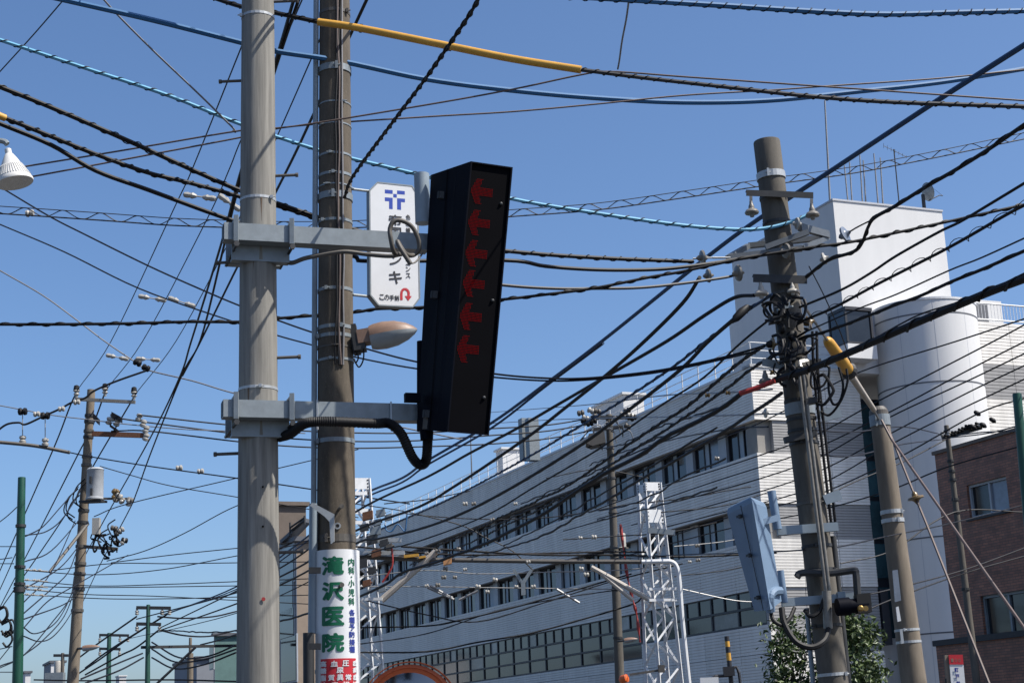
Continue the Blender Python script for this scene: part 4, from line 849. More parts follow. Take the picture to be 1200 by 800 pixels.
m = MB(); c = at(1073,583,18.95); disc(m, c, V((.2,0,-1)), 1.1); tag(m.build('guy_insulator', 'ceramic_amber', base=c, smooth=True), 'amber guy insulator on the thin wire below the anchor pole', 'insulator')
# --- green steel poles
gp = Pole('green_pole', 'dark green steel pole standing beside the leaning transformer pole', 'pole', 25.5, 560, 20.5, 800, 30, 8.8, 12.4, 'green_pole', n=20)
for y in (616, 664, 684, 689, 692): gp.band(y, .05, 'steel_dark', t=.02)
for y in (667, 679, 686, 690, 696):
    m = MB()
    for k in range(3): knob(m, at(31+k*7+random.uniform(0,4), y+k*.4, 30), V((1,0,0)), .5)
    m.tube(at(26,y,30), at(56,y+2,30), .012, n=5); m.build('insulator_string', 'porcelain', gp.t, smooth=True)
p5 = Pole('green_pole', 'green steel pole in front of the brown building', 'pole', 1191.8, 462, 1206, 620, 26, 10.5, 11.5, 'green_pole', n=20)
def far_green(x, y, D, arms, label, beam=None):
    p = Pole('catenary_pole', label, 'pole', x, y, x-1, 800, D, 4.6, 6.2, 'green_far', n=14, group='far green catenary poles')
    for (x0, x1, yy, ins) in arms:
        m = MB(); m.bar(at(x0,yy,D), at(x1,yy+.6,D), .12, .12); a = m.build('crossarm', 'steel_dark', p.t)
        for xi in ins: m = MB(); m.tube(at(xi,yy,D), at(xi,yy+4,D), .04, n=6); knob(m, at(xi,yy+6,D), UP, 1.5); m.build('insulator', 'porcelain', a, smooth=True)
    return p
g1 = far_green(173.8, 708.5, 62, ((160,200,711.5,(160.5,190,198.5)),(160,188.5,730.5,(160.5,187))), 'far green catenary pole with two crossarms and a long gantry beam')
m = MB(); m.bar(at(166,758,62), at(278,756,66), .1, .11); m.tube(at(229.5,757.5,62), at(178,806,62), .05, n=8); m.build('gantry_beam', 'steel_dark', g1.t)
g2 = far_green(128, 741.5, 79, ((116.5,151,743.5,(117,140.5,150)),(116.5,141,759.5,(117,140))), 'far green catenary pole with two crossarms seen beside the pink lamp')
p6 = Pole('distant_pole', 'distant stubby concrete pole with a stepped top behind gantry beam', 'pole', 223.2, 747, 222.5, 800, 85, 3.6, 4, 'concrete_warm', n=12)
m = MB(); a_ = at(223,765,85); m.tube(V((a_.x,a_.y,0)), a_, radius_px(7.4,223,770,85), n=12); m.build('lower_shaft', 'concrete_warm', p6.t)
p7 = Pole('distant_pole', 'distant concrete pole with a pale transformer can beside grey panel', 'pole', 73.5, 765, 73, 800, 75, 4, 4.6, 'concrete_dark', n=12)
m = MB(); m.bar(at(63,767.5,75), at(80,767.5,75), .14, .12); m.build('crossarm', 'steel_dark', p7.t)
m = MB(); m.lathe(at(67.5,790,75), UP, [(.15,0),(.17,.02),(.17,.58),(.15,.62)], 14); m.build('transformer_can', 'porcelain', p7.t, smooth=True)
m = MB(); c = at(64.5,798,72); m.obox(c, V((.4,0,0)), V((0,.2,0)), UP*.38); m.tube(V((c.x,c.y,0)), c, .08, n=8); tag(m.build('equipment_cabinet', 'galvanised', base=V((c.x,c.y,0))), 'pale grey equipment panel below the distant transformer can', 'cabinet')
# --- left utility pole with transformer
lp_ = Pole('utility_pole', 'leaning concrete utility pole with grey transformer can and rusty crossarm', 'pole', 107, 457, 85.5, 795, 46, 9.2, 13.6, 'concrete_warm', n=20)
for y in (487, 494, 505, 512, 535, 545, 598, 612, 640, 660, 672, 690, 715): lp_.band(y, .08, random.choice(['steel_dark','hose_grey','steel_dark']), t=.025)
DL = 45.6
m = MB(); m.bar(at(88,467.5,DL), at(158.5,471,DL), .09, .09); a1 = m.build('crossarm', 'porcelain_grey', lp_.t)
for x, y in ((89.5,466),(123,464),(157,468)):
    m = MB(); m.lathe(at(x,y,DL), UP, [(.04,0),(.05,.08),(.09,.1),(.05,.16),(.1,.2),(.05,.28),(.03,.3)], 10); m.build('insulator', 'porcelain', a1, smooth=True); m = MB(); m.lathe(at(x,y-7,DL), UP, [(.07,0),(.09,.06),(.07,.18),(.03,.2)], 10); m.build('insulator_cap', 'rubber', a1)
m = MB(); m.bar(at(108,508,DL), at(168,510,DL), .1, .14); a2 = m.build('crossarm', 'steel_rust', lp_.t)
for x, y in ((163,489),(168,496),(171,503),(171,512),(132,489),(128,493),(137,495)):
    m = MB(); knob(m, at(x,y,DL), V((.3,0,1)), 1.9); m.build('insulator', random.choice(['porcelain','porcelain','rubber']), a2, smooth=True)
for x, y, w_, h_ in ((137,489,11,9),(134,502,9,5),(113,491,6,10)):
    m = MB(); s_ = DL/F; m.obox(at(x,y,DL), V((w_*s_/2,0,-.08)), V((0,.12,0)), UP*h_*s_/2*.7); m.build('cutout_switch', 'rubber', lp_.t)
m = MB(); m.lathe(at(111,586,45.4), UP, [(.2,0),(.26,.02),(.26,.06),(.24,.08),(.235,.86),(.25,.88),(.2,.93)], 20); tr = m.build('transformer', 'transformer', lp_.t, smooth=True)
for dx, dy in ((-5,-24),(-4,-10)): m = MB(); m.obox(at(111+dx,586+dy,45.1), V((.03,0,0)), V((0,.03,0)), UP*.1); m.build('lug', 'steel_dark', tr)
m = MB(); m.bar(at(96,588,45.6), at(122,587,45.3), .3, .06); m.build('tray', 'steel_dark', tr)
for k in range(9):
    m = MB(); knob(m, at(143+random.uniform(-9,11), 582+random.uniform(-6,7), 45.3), V((random.uniform(-1,1),.2,random.uniform(-1,1))), 1.7); m.build('fuse', random.choice(['porcelain','porcelain_grey','ceramic_amber']), lp_.t, smooth=True)
m = MB(); m.bar(at(120,584,45.4), at(155,584,45.4), .06, .06); m.build('crossarm', 'hose_grey', lp_.t); m = MB(); m.bar(at(98,640,45.4), at(138,643,45.4), .07, .09); m.build('crossarm', 'hose_grey', lp_.t)
m = MB(); m.obox(at(113,616.5,45.2), V((.1,0,.0)), V((0,.1,0)), UP*.23); m.build('meter_box', 'porcelain', lp_.t)
for k in range(13):
    x, y = random.uniform(113,140), random.uniform(612,645); l = [(x+math.cos(t_)*random.uniform(4,9), y+math.sin(t_)*random.uniform(5,12), 45.2) for t_ in [random.uniform(0,2)+j*.7 for j in range(6)]]
    m = MB(); m.path(spline(pts(*l),4), random.choice([.02,.03]), 5); m.build('lead', 'rubber', lp_.t)
for k in range(6):
    m = MB(); knob(m, at(random.uniform(126,146), random.uniform(612,645), 45.1), V((1,.2,random.uniform(-1,1))), 1.6); m.build('terminal', random.choice(['porcelain','rubber','hose_grey']), lp_.t, smooth=True)
for k in range(5):
    x0 = random.uniform(80,100); y0 = random.uniform(560,590); l = spline(pts((x0+8,y0-10,45.8),(x0-2,y0,45.8),(x0-6,y0+15,45.8),(x0+4,y0+24,45.8)),5); m = MB(); m.path(l, .02, 5); m.build('lead', 'rubber', lp_.t)
m = MB(); m.tube(at(103,613,45.4), at(58,670,44), .05, .04, n=6); m.build('stay_strut', 'hose_grey', lp_.t)
t, a, ax_, sd_, up_ = street_lamp(97, 117, 759.5, 757, 45.2, 'small pink hooded street lamp on the leaning transformer pole', .17, ('lamp_pink','lens')); m = MB(); m.tube(at(91,759.5,45.9), a+ax_*.05, .035, n=8); m.build('bracket', 'steel_dark', t)
# --- white cone lamp (left edge)
lb = at(14,217,9.); wl_ = thing('cone_lamp', 'white ribbed conical lamp shade hanging from a bent arm', 'lamp', lb)
axl = (at(10,176,9.)-at(18.5,216,9.)).normalized(); o_ = at(17.5,214.5,9.); s_ = 9.2/F
m = MB(); m.lathe(o_, axl, [(22*s_,0),(22.5*s_,.012),(20*s_,.035),(16*s_,16*s_),(13*s_,22*s_),(9*s_,31*s_),(5.2*s_,38*s_),(4*s_,39*s_),(4*s_,45*s_),(2.5*s_,46*s_)], 40); m.build('shade', 'lamp_white', wl_, smooth=True)
xx_ = axl.cross(V((0,1,0))).normalized(); yy_ = axl.cross(xx_)
for k in range(40):
    a_ = 2*math.pi*k/40; dd = xx_*math.cos(a_)+yy_*math.sin(a_); m = MB(); m.bar(o_+axl*.035+dd*20.3*s_, o_+axl*22*s_+dd*13.4*s_, .006, .006, up=dd); m.build('rib', 'lamp_white', wl_)
m = MB(); m.path(spline(pts((8.5,169,9.),(5,166,9.),(-8,165,9.),(-60,168,9.)),6), .017, 8); m.build('arm', 'galvanised', wl_, smooth=True)
q_ = at(-60,168,9.0); m = MB(); m.tube(V((q_.x,q_.y,0)), q_+UP*.4, .09, .06, n=14); m.build('post', 'galvanised', wl_)
# --- concrete pole amid the wires (x 715)
cp_ = Pole('utility_pole', 'grey concrete utility pole with a white can before the shaded facade', 'pole', 713.5, 486, 726.5, 800, 50, 7.6, 11.2, 'concrete_grey', n=18)
for y in (500, 525, 560, 585, 600, 640, 650, 690, 747): cp_.band(y, .06, random.choice(['steel_dark','hose_grey']), t=.02)
DC = 49.6; m = MB(); m.bar(at(692,489,DC), at(745,489,DC), .1, .1); m.bar(at(696,503,DC), at(730,500,DC), .1, .1); a1 = m.build('crossarm', 'steel_dark', cp_.t)
for k in range(14): m = MB(); knob(m, at(random.choice([684,695,702,733,741])+random.uniform(-4,4), 488+random.uniform(-7,12), DC), V((1,.2,random.uniform(-.6,.6))), 1.9); m.build('insulator', random.choice(['porcelain','rubber','hose_grey','rubber']), a1, smooth=True)
m = MB(); m.prism([at(x,y,49.2) for x, y in ((687,519),(694,522),(710,518),(708,505),(690,508))], V((0,.7,0))); m.build('platform', 'hose_grey', cp_.t)
m = MB(); m.lathe(at(729,642,49.4), UP, [(.14,0),(.15,.01),(.13,.03),(.13,.42),(.1,.46)], 16); m.build('transformer_can', 'porcelain', cp_.t, smooth=True); m = MB(); m.bar(at(716,642,49.6), at(735,641.5,49.3), .16, .05); m.build('can_tray', 'hose_grey', cp_.t)
for k in range(9):
    x, y = random.uniform(680,735), random.uniform(500,525); 
    l = spline(pts((x,y,49.3),(x+random.uniform(-6,2),y+random.uniform(-8,4),49.3),(x+random.uniform(2,12),y+random.uniform(-14,0),49.3),(x+random.uniform(8,18),y+random.uniform(0,8),49.4)),5); m = MB(); m.path(l, .018, 5); tag(m.build('jumper_wire', random.choice(['rubber','wire_pale','rubber']), base=l[0]), 'thin looping jumper wire around the grey pole before the shaded facade', 'wire', 'jumper wires on the grey pole')
t, a, ax_, sd_, up_ = street_lamp(731.5, 747.5, 750.5, 748, 49.3, 'small tan street lamp on the grey pole with white can', .16, ('lamp_pink','lens')); m = MB(); m.tube(at(724,751,49.8), a+ax_*.05, .03, n=8); m.build('bracket', 'steel_dark', t)
# --- small pole by the brown building
p8 = Pole('utility_pole', 'thin dark utility pole with insulator arm before the white drum', 'pole', 1109, 499, 1138, 744, 40, 5.6, 8.6, 'concrete_dark', n=16)
m = MB(); m.bar(at(1104,513,39.6), at(1150,500,39.6), .1, .12); a1 = m.build('crossarm', 'steel_dark', p8.t)
for k in range(13): x = 1104+k*4; m = MB(); knob(m, at(x,511-(x-1104)*.29+random.uniform(-3,2),39.5), V((.4,0,1)), 1.0); m.build('insulator', random.choice(['rubber','porcelain','rubber']), a1, smooth=True)
for (x, y) in ((1145,484),(1163,492),(1152,498),(1140,500)): m = MB(); m.lathe(at(x,y,39.4), V((.8,0,-.6)), [(.02,-.09),(.05,-.06),(.06,.04),(.02,.1)], 10); m.build('arrester', 'rubber', p8.t, smooth=True)
for y in (505,540,552,562,585,600,690): p8.band(y, .06, 'steel_dark', t=.02)

# --- lattice catenary towers
def lattice(name, label, legs, D, ytop, ybot, plates):
    def leg(k, y):
        (xa, xb, dd) = legs[k]; return at(xa+(xb-xa)*(y-ytop)/(ybot-ytop), y, D+dd)
    base = leg(0, ybot); base = V((base.x, base.y, 0)); t = thing(name, label, 'lattice tower', base, 'white lattice catenary towers')
    def L(k, y): return leg(k, y) if k < 3 else leg(1, y)+leg(2, y)-leg(0, y)
    yg = ybot+(at(600,ybot,D).z)/(D/F)*.995
    for k in range(4): m = MB(); m.angle(L(k,ytop), L(k,yg), .075, .012, up=(.3,1,0)); m.build('leg', 'white_paint', t)
    ys = [ytop+10, ytop+32, ytop+62, ytop+88, ytop+112, ytop+137, ytop+158, ytop+188, ytop+215, ytop+245]; ys = [y for y in ys if y < yg]
    for f_, (i, j) in enumerate(((0,1),(2,0),(2,3),(1,3))):
        for q in range(len(ys)-1):
            a, b = (i, j) if (q+f_) % 2 else (j, i); m = MB(); m.bar(L(a,ys[q]), L(b,ys[q+1]), .045, .012, up=(.2,1,0)); m.build('brace', 'white_paint', t)
    for (f_, y0, y1) in plates:
        i, j = f_; m = MB(); m.hexa([L(i,y1)+V((0,-.03,0)), L(j,y1)+V((0,-.03,0)), L(j,y1)+V((0,-.01,0)), L(i,y1)+V((0,-.01,0)), L(i,y0)+V((0,-.03,0)), L(j,y0)+V((0,-.03,0)), L(j,y0)+V((0,-.01,0)), L(i,y0)+V((0,-.01,0))]); pl_ = m.build('gusset_plate', 'white_paint', t)
        for e_ in (.08, .92):
            for k in range(3): c = L(i,y0).lerp(L(j,y0),e_).lerp(L(i,y1).lerp(L(j,y1),e_),.2+.3*k)+V((0,-.032,0)); m = MB(); m.lathe(c, V((0,-1,0)), [(.022,0),(.018,.01)], 6); m.build('rivet', 'steel_dark', pl_)
    return t, L
lt2, L2 = lattice('lattice_tower', 'white lattice catenary tower standing before the shaded hospital facade', ((755,772.5,0),(773,799,.2),(747,757,.45)), 36, 565, 800, (((0,1),565,575),((2,0),568,578),((0,1),597,612)))
m = MB(); m.bar(at(759,621,35.7), at(791,624,35.7), .09, .11); m.build('cross_bar', 'galvanised', lt2)
for y in (690, 703): m = MB(); m.bar(at(760,y,35.7), at(792,y-.5,35.9), .1, .06); m.build('cross_bar', 'white_paint', lt2)
m = MB(); m.path(spline(pts((752,658,35.6),(775,657.5,35.6),(787,658,35.6),(793,664,35.6),(796,680,35.6),(800,730,35.6),(808,805,35.6)),6), .05, 8); m.build('bent_pipe', 'white_paint', lt2, smooth=True)
m = MB(); c = at(775,783,35.6); m.obox(c, V((.07,0,0)), V((0,.06,0)), UP*.08); m.bar(at(738,790,35.6), at(772,785,35.6), .04, .05); m.build('signal_bracket', 'hose_grey', lt2)
m = MB(); m.lathe(at(731,795,35.5), V((.8,-.6,.2)), [(.05,-.1),(.09,-.05),(.09,.08),(.05,.1)], 12); m.build('orange_lamp', 'orange', lt2, smooth=True)
lt1, L1 = lattice('lattice_tower', 'white lattice catenary tower half hidden behind the brown speckled pole', ((413,410,0),(432,449,.2),(404,398,.45)), 36, 560, 800, (((0,1),560,573),((0,1),576,580),((0,1),596,602),((0,1),610,614)))
for y, x1 in ((633,470),(648,474),(702,448)): m = MB(); m.bar(at(414,y,35.7), at(x1,y-.5,35.7), .1, .06 if x1 < 460 else .09); m.build('cross_bar', 'steel_pale' if x1 > 460 else 'white_paint', lt1)
for (x, y) in ((431,604),(446,601),(455,606),(440,622),(427,618),(436,632),(450,636),(441,648),(456,640),(424,660),(436,668),(430,683),(448,690),(442,612)):
    m = MB(); s_ = random.uniform(.06,.12); m.obox(at(x,y,35.4), V((s_,0,.02)), V((0,.08,0)), UP*s_*.8); m.tube(at(x-6,y+2,35.4), at(x+6,y-1,35.4), .025, n=6); m.build('fitting', random.choice(['steel_dark','galvanised','steel_rust','hose_grey']), lt1)
# catenary gear between the towers
DG = 35.8
cat = thing('catenary_beam', 'long grey pipe beam spanning between the white lattice towers', 'beam', at(420,655,DG))
m = MB(); m.path(pts((416,652,DG),(500,655.5,DG),(640,657.5,DG),(790,658,DG)), .05, 8); m.build('pipe', 'hose_grey', cat, smooth=True)
m = MB(); m.tube(at(511,646,DG), at(447,703,DG), .075, n=8); m.build('brace_tube', 'cream_tube', cat, smooth=True)
m = MB(); m.tube(at(693,664,DG), at(764,704,DG), .055, n=8); m.tube(at(705,672,DG), at(742,703,DG), .05, n=8); m.build('brace_tube', 'cream_tube', cat, smooth=True)
m = MB(); m.obox(at(524.5,658,DG-.1), V((.09,0,.02)), V((0,.08,0)), UP*.06); m.build('orange_block', 'orange_faded', cat)
m = MB(); m.obox(at(482,651,DG-.1), V((.16,0,.01)), V((0,.06,0)), UP*.03); m.obox(at(495,652.5,DG-.1), V((.07,0,.01)), V((0,.06,0)), UP*.025); m.build('yellow_block', 'yellow', cat)
m = MB(); m.bar(at(602,667,DG), at(612,683,DG), .07, .07); m.bar(at(623,667,DG), at(613,683,DG), .07, .07); m.bar(at(613,680,DG), at(613.5,697,DG), .1, .1); m.build('y_hanger', 'galvanised', cat)
for (a, b) in (((501,688),(532,702)),((538,702.5),(560,692)),((652.5,690),(679,706)),((504,686),(530,700))): m = MB(); m.tube(at(*a,DG), at(*b,DG), .03, n=6); m.build('registration_arm', 'wire_pale', cat, smooth=True)
for (x, y) in ((500,648),(513,645),(537,643),(522,666),(545,667),(520,676),(533,676),(500,686),(513,685),(605,687),(625,687),(680,630),(696,629),(681,666),(687,673),(619,658),(560,687),(571,693),(580,679),(817,639),(808,658),(818,656),(840,537),(545,590),(555,590),(577,609),(604,590)):
    m = MB(); knob(m, at(x,y,DG-.1), V((1,0,random.uniform(-.3,.3))), random.uniform(.7,1.05)); c = at(x,y,DG-.1); tag(m.build('line_insulator', random.choice(['porcelain','porcelain','porcelain_grey']), base=c, smooth=True), 'small pale insulator strung on the contact wires before the facade', 'insulator', 'insulators on the contact wires')
for (a, b, c_) in (((459,642),(459,660),(450,682)),): l = spline(pts((459,640,35.5),(460,660,35.5),(455,672,35.5),(448,682,35.5)),6); m = MB(); m.path(l, .024, 6); tag(m.build('red_cable', 'red', base=l[-1], smooth=True), 'short faded red cable hanging by the half hidden lattice tower', 'cable')
l = spline(pts((727,614,36.5),(734,668,36.4),(741,700,36.3),(746,720,36.3),(750,752,36.3)),6); m = MB(); m.path(l, [.03+.015*math.sin(i*1.3) for i in range(len(l))], 6); tag(m.build('red_cable', 'red', base=l[-1], smooth=True), 'red sleeved cable running down beside the white lattice tower', 'cable')
# --- convex mirror, striped post, small sign, tree
mc = at(480,835,17.); mir = thing('traffic_mirror', 'round convex traffic mirror with orange rim and hood', 'mirror', V((mc.x, mc.y+.1, 0)))
rM = radius_px(112, 480, 835, 17.); axm = (V((.12,-1,-.06))).normalized()
m = MB(); m.lathe(mc, axm, [(rM*.2,-.03),(rM*.9,-.05),(rM,-.02),(rM,.03),(rM*.93,.035),(rM*.92,.01)], 48); m.build('rim', 'orange', mir, smooth=True)
m = MB(); m.lathe(mc, axm, [(rM*.9,.0),(rM*.75,.022),(rM*.5,.042),(rM*.25,.053),(.001,.056)], 40); mo = m.build('mirror_face', 'glass_pale', mir, smooth=True)
mm = bpy.data.materials.new('mirror'); mm.use_nodes = True; b_ = mm.node_tree.nodes['Principled BSDF']; b_.inputs['Metallic'].default_value = 1; b_.inputs['Roughness'].default_value = .12; b_.inputs['Base Color'].default_value = (.22,.2,.19,1); mo.data.materials[0] = mm
m = MB(); xx_ = axm.cross(UP).normalized(); uu = xx_.cross(axm).normalized()
n = 28; vs = []
for s_, rr_ in ((-.03,1.03),(.1,1.05)):
    for k in range(n+1): a_ = R(8+164*k/n); f_ = math.sin(a_); vs.append(mc+(xx_*math.cos(a_)+uu*math.sin(a_))*rM*rr_+axm*(s_*(.25+.75*f_)))
m.add(vs+[p+ (p-mc).normalized()*.006 for p in vs], [(k,k+1,k+n+2,k+n+1) for k in range(n)]+[(k+2*n+2,k+3*n+3,k+3*n+4,k+2*n+3) for k in range(n)]+[(k+n+1,k+n+2,k+3*n+4,k+3*n+3) for k in range(n)]); m.build('hood', 'orange', mir, smooth=True)
m = MB(); m.tube((mc.x,mc.y+.1,0), (mc.x,mc.y+.1,mc.z+.1), .045, n=12); m.build('post', 'orange', mir)
q = at(851.5,745,18.); q2 = at(857,800,18.); stp = thing('striped_post', 'thin black and yellow striped crossing gate post', 'post', V((q2.x,q2.y,0)))
zt2 = q.z; rs = radius_px(5.6,854,770,18.); h0 = 0; k = 0
edges = [zt2, at(852,751,18.).z, at(852.3,757.5,18.).z, at(852.6,764.5,18.).z, at(853,773.5,18.).z, at(853.6,783,18.).z, at(854,791,18.).z]; z_ = edges[-1]
while z_ > .25: z_ -= .085; edges.append(max(z_, 0))
top = V((q.x,q.y,zt2)); bot = V((q2.x,q2.y,at(857,800,18.).z)); dirn = (top-bot)/(top.z-bot.z)
for k in range(len(edges)-1): m = MB(); m.tube(top+dirn*(edges[k+1]-zt2), top+dirn*(edges[k]-zt2), rs, n=12); m.build('stripe', 'ink' if k % 2 == 0 else 'yellow', stp, smooth=True)
m = MB(); m.path(pts((852,783,17.95),(863,781,17.95),(866,788,17.95),(868,805,17.95)), .018, 6); m.path(pts((855,791,17.95),(838,792,17.95),(834,794,17.95),(833,806,17.95)), .018, 6); m.obox(at(854,786,17.95), V((.06,0,0)), V((0,.04,0)), UP*.05); m.build('gate_bracket', 'ink', stp)
m = MB(); c = at(831,801,17.95); m.obox(c, V((.1,0,0)), V((0,.05,0)), UP*.07); m.build('gate_box', 'sign_white', stp)
sp = thing('street_sign', 'small upright sign with red top and blue lettering by the drum', 'sign', ground_at(1122,790,34))
def ss(x, y, o=0.): return at(x, y, 34-o)
m = MB(); m.prism([ss(1112,767),(ss(1128,767)),(ss(1134,830)),(ss(1117,830))], V((0,.06,0))); m.build('panel', 'sign_white', sp)
m = MB(); m.prism([ss(1111.6,766.6,.01),ss(1128.2,766.6,.01),ss(1129.2,778,.01),ss(1112.6,778,.01)], V((0,.03,0))); m.build('red_header', 'sign_red', sp)
m = MB(); m.prism([ss(1107,767,-.05),ss(1112,767,-.05),ss(1117,830,-.05),ss(1112,830,-.05)], V((0,.1,0))); m.build('post', 'tan_wall', sp)
def sflat(x0, y0): return lambda u, v, k=0.: ss(x0+u+v*-.08, y0-v, .014+k)
for ch, x_, y_ in (('町',1121,784.5),('戸',1122,792),('前',1123,800)): m = MB(); put_glyph(m, ch, sflat(x_,y_), (0,0), (4.7,5.2), .05); m.build('lettering', 'sign_blue', sp)
m = MB()
for i, ch in enumerate('100'): put_glyph(m, ch, sflat(1116+i*4.2,773), (0,0), (2.6,4), 0.)
m.build('header_lettering', 'lamp_pink', sp)
m = MB(); bse = ss(1115,829); m.tube(V((bse.x,bse.y+.1,0)), V((bse.x,bse.y+.1,bse.z+.6)), .05, n=10); m.build('stand', 'steel_dark', sp)
def tree(name, label, cx_, ytop, D, rx, zc, rz, nleaf):
    b = ground_at(cx_, 800, D); ztp = at(cx_, ytop, D).z; t = thing(name, label, 'tree', b)
    m = MB(); m.path(spline([b, b+V((.05,0,.8)), b+V((-.05,.05,1.6)), b+V((.02,0,ztp*.75))],5), [.09-.004*i for i in range(16)], 8)
    for k in range(9):
        a_ = random.uniform(0,6.28); z0 = random.uniform(.6,ztp*.6); m.path(spline([b+UP*z0, b+V((math.cos(a_)*rx*.4, math.sin(a_)*rx*.4, z0+.45)), b+V((math.cos(a_)*rx*.8, math.sin(a_)*rx*.8, z0+.8))],4), [.035-.003*i for i in range(9)], 5)
    m.build('trunk', 'bark', t)
    clumps = []
    for k in range(46):
        a_ = random.uniform(0,6.28); rr_ = math.sqrt(random.random())*rx; f_ = random.uniform(.12,.99); wd = 1.05-.62*max(0,f_-.45)/.55
        clumps.append(b+V((math.cos(a_)*rr_*wd, math.sin(a_)*rr_*wd, ztp*f_)))
    for mt, part_ in (('leaf', .6), ('leaf_light', .4)):
        m = MB()
        for _ in range(int(nleaf*part_)):
            c = random.choice(clumps)+V((random.gauss(0,.17),random.gauss(0,.17),random.gauss(0,.16)))
            if c.z > ztp+.1 or c.z < .15: continue
            n_ = V((random.gauss(0,1),random.gauss(0,1),random.gauss(.5,1))).normalized(); u_ = n_.orthogonal().normalized(); u_.rotate(Matrix.Rotation(random.uniform(0,6.28),3,n_)); v_ = n_.cross(u_); L_ = random.uniform(.05,.085); W_ = L_*.42
            m.add([c-u_*L_, c+v_*W_+n_*.008, c+u_*L_, c-v_*W_+n_*.008], [(0,1,2,3)])
        cr = m.build('crown', mt, t); cr['kind'] = 'stuff'
tree('evergreen_tree', 'bushy evergreen tree with glossy leaves behind the crowded leaning pole', 993, 712, 33, .95, 2, 1, 9000)
tree('evergreen_tree', 'smaller evergreen bush left of the crowded leaning pole', 929, 726, 33, .5, 2, 1, 3200)

# ================================================================== OVERHEAD WIRES
def wire_path(P_, d0, d1, step=6):
    if isinstance(d0, str): dist = [dz(x, y, float(d0)) for x, y in P_]
    else:
        L = [0]
        for a, b in zip(P_, P_[1:]): L.append(L[-1]+math.hypot(b[0]-a[0], b[1]-a[1]))
        dist = [1/((1-l/L[-1])/d0+(l/L[-1])/d1) for l in L]
    return spline([at(x, y, d) for (x, y), d in zip(P_, dist)], step)
def extend(l, e0, e1):
    if e0: l = [l[0]+(l[0]-l[1]).normalized()*e0]+l
    if e1: l = l+[l[-1]+(l[-1]-l[-2]).normalized()*e1]
    return l
def resample(l, step):
    out = [l[0]]; acc = 0
    for a, b in zip(l, l[1:]):
        L = (b-a).length; t = step-acc
        while t <= L: out.append(a.lerp(b, t/L)); t += step
        acc = (acc+L) % step
    return out+[l[-1]]
def helix(l, r, pitch, rt, n=10, wob=.25):
    rs = resample(l, pitch/n); out = []; ph = 0
    for i, p in enumerate(rs):
        d = (rs[min(i+1,len(rs)-1)]-rs[max(i-1,0)]).normalized(); x = d.cross(UP).normalized(); y = x.cross(d)
        rad = r*(1+wob*noise.noise(p*1.7)); a = 2*math.pi*i/n+noise.noise(p*.9)*1.5; out.append(p+(x*math.cos(a)+y*math.sin(a))*rad)
    return out
WN = [0]
def wire(name, label, P_, px, d0, d1=None, mt='wire_dark', group=None, cat='cable', spiral=None, ext=(0,0), wob=0., rad=None, sides=6, zig=None, twin=None):
    l = extend(wire_path(P_, d0, d1), *ext); mid = P_[len(P_)//2]; dm = [p.y for p in l][len(l)//2]
    r = rad or radius_px(px, mid[0], mid[1], dm)
    l2 = l
    if wob:
        l2 = resample(l, .35); l2 = [p+V((noise.noise(p*1.3),noise.noise(p*1.3+V((9,0,0))),noise.noise(p*1.3+V((0,9,0)))))*wob for p in l2]
    m = MB(); m.path(l2, r, sides); o = m.build(name, mt, base=l2[0], smooth=True); tag(o, label, cat, group)
    if spiral:
        pitch, smt, thick, clr = spiral; h = helix(l2, r*clr, pitch, r*thick); m = MB(); m.path(h, r*thick, 4); m.build('spiral_wrap', smt, o)
    if twin:
        h = helix(l2, r*1.15, twin, r*.8, n=8, wob=.1); m = MB(); m.path(h, r*.75, 5); m.build('twisted_core', mt, o)
        h = [2*p-q for p, q in zip(resample(l2, twin/8), h)]; m = MB(); m.path(h, r*.7, 5); m.build('twisted_core', mt, o)
    if zig:      # a messenger wire above with a zig-zag lashing between
        gap, pitch = zig; up = [p+UP*gap for p in l2]; m = MB(); m.path(up, r*.7, 5); m.build('messenger', mt, o)
        rs = resample(l2, pitch/12); z = []
        for i, p in enumerate(rs): a = 2*math.pi*i/12; z.append(p+UP*(gap*.5*(1-math.cos(a))+.0)+V((0,math.sin(a)*gap*.35,0)))
        m = MB(); m.path(z, r*.75, 4); m.build('lashing', mt, o)
    return o
SP = lambda pitch=.16, smt='rubber', th=.3, clr=1.12: (pitch, smt, th, clr)
# --- top of the picture
wire('blue_cable', 'smooth thick blue cable crossing in front of the speckled pole', [(75,0),(180,24),(283,50),(322,60),(400,72),(500,93),(600,106),(700,115),(800,120),(900,118),(1000,108),(1100,97),(1193,82)], 6.2, 12.6, 15.5, 'cable_blue', ext=(8,1))
wire('spiral_cable', 'light blue spiral wrapped cable ending at the leaning pole insulator', [(0,47),(100,80),(200,113),(283,146),(367,174),(413,186),(500,207),(600,233),(700,250),(800,264),(870,269),(905,266),(935,257),(951,249)], 4.4, 14.6, 15.9, 'cable_cyan', spiral=SP(.17), ext=(10,0))
wire('spiral_cable', 'thick blue spiral wrapped cable highest above the yellow sleeve', [(735,0),(850,7),(960,14),(1040,17),(1120,15),(1200,13)], 6.2, 10.5, 11.5, 'cable_blue', spiral=SP(.115,'rubber',.22,1.18), ext=(5,6))
wire('hanger_wire', 'short grey hanger wire between blue spiral cable and yellow sleeve line', [(737,0),(734,22),(729,48),(726,70),(724,81)], 2.3, 10.6, 12.5, 'wire_grey', cat='wire')
wire('yellow_sleeve', 'bright yellow protective tube over the cable across the speckled pole', [(373,26),(420,33),(520,53),(600,69),(681,82)], 9, 13.0, 12.6, 'yellow', cat='cable guard', sides=12)
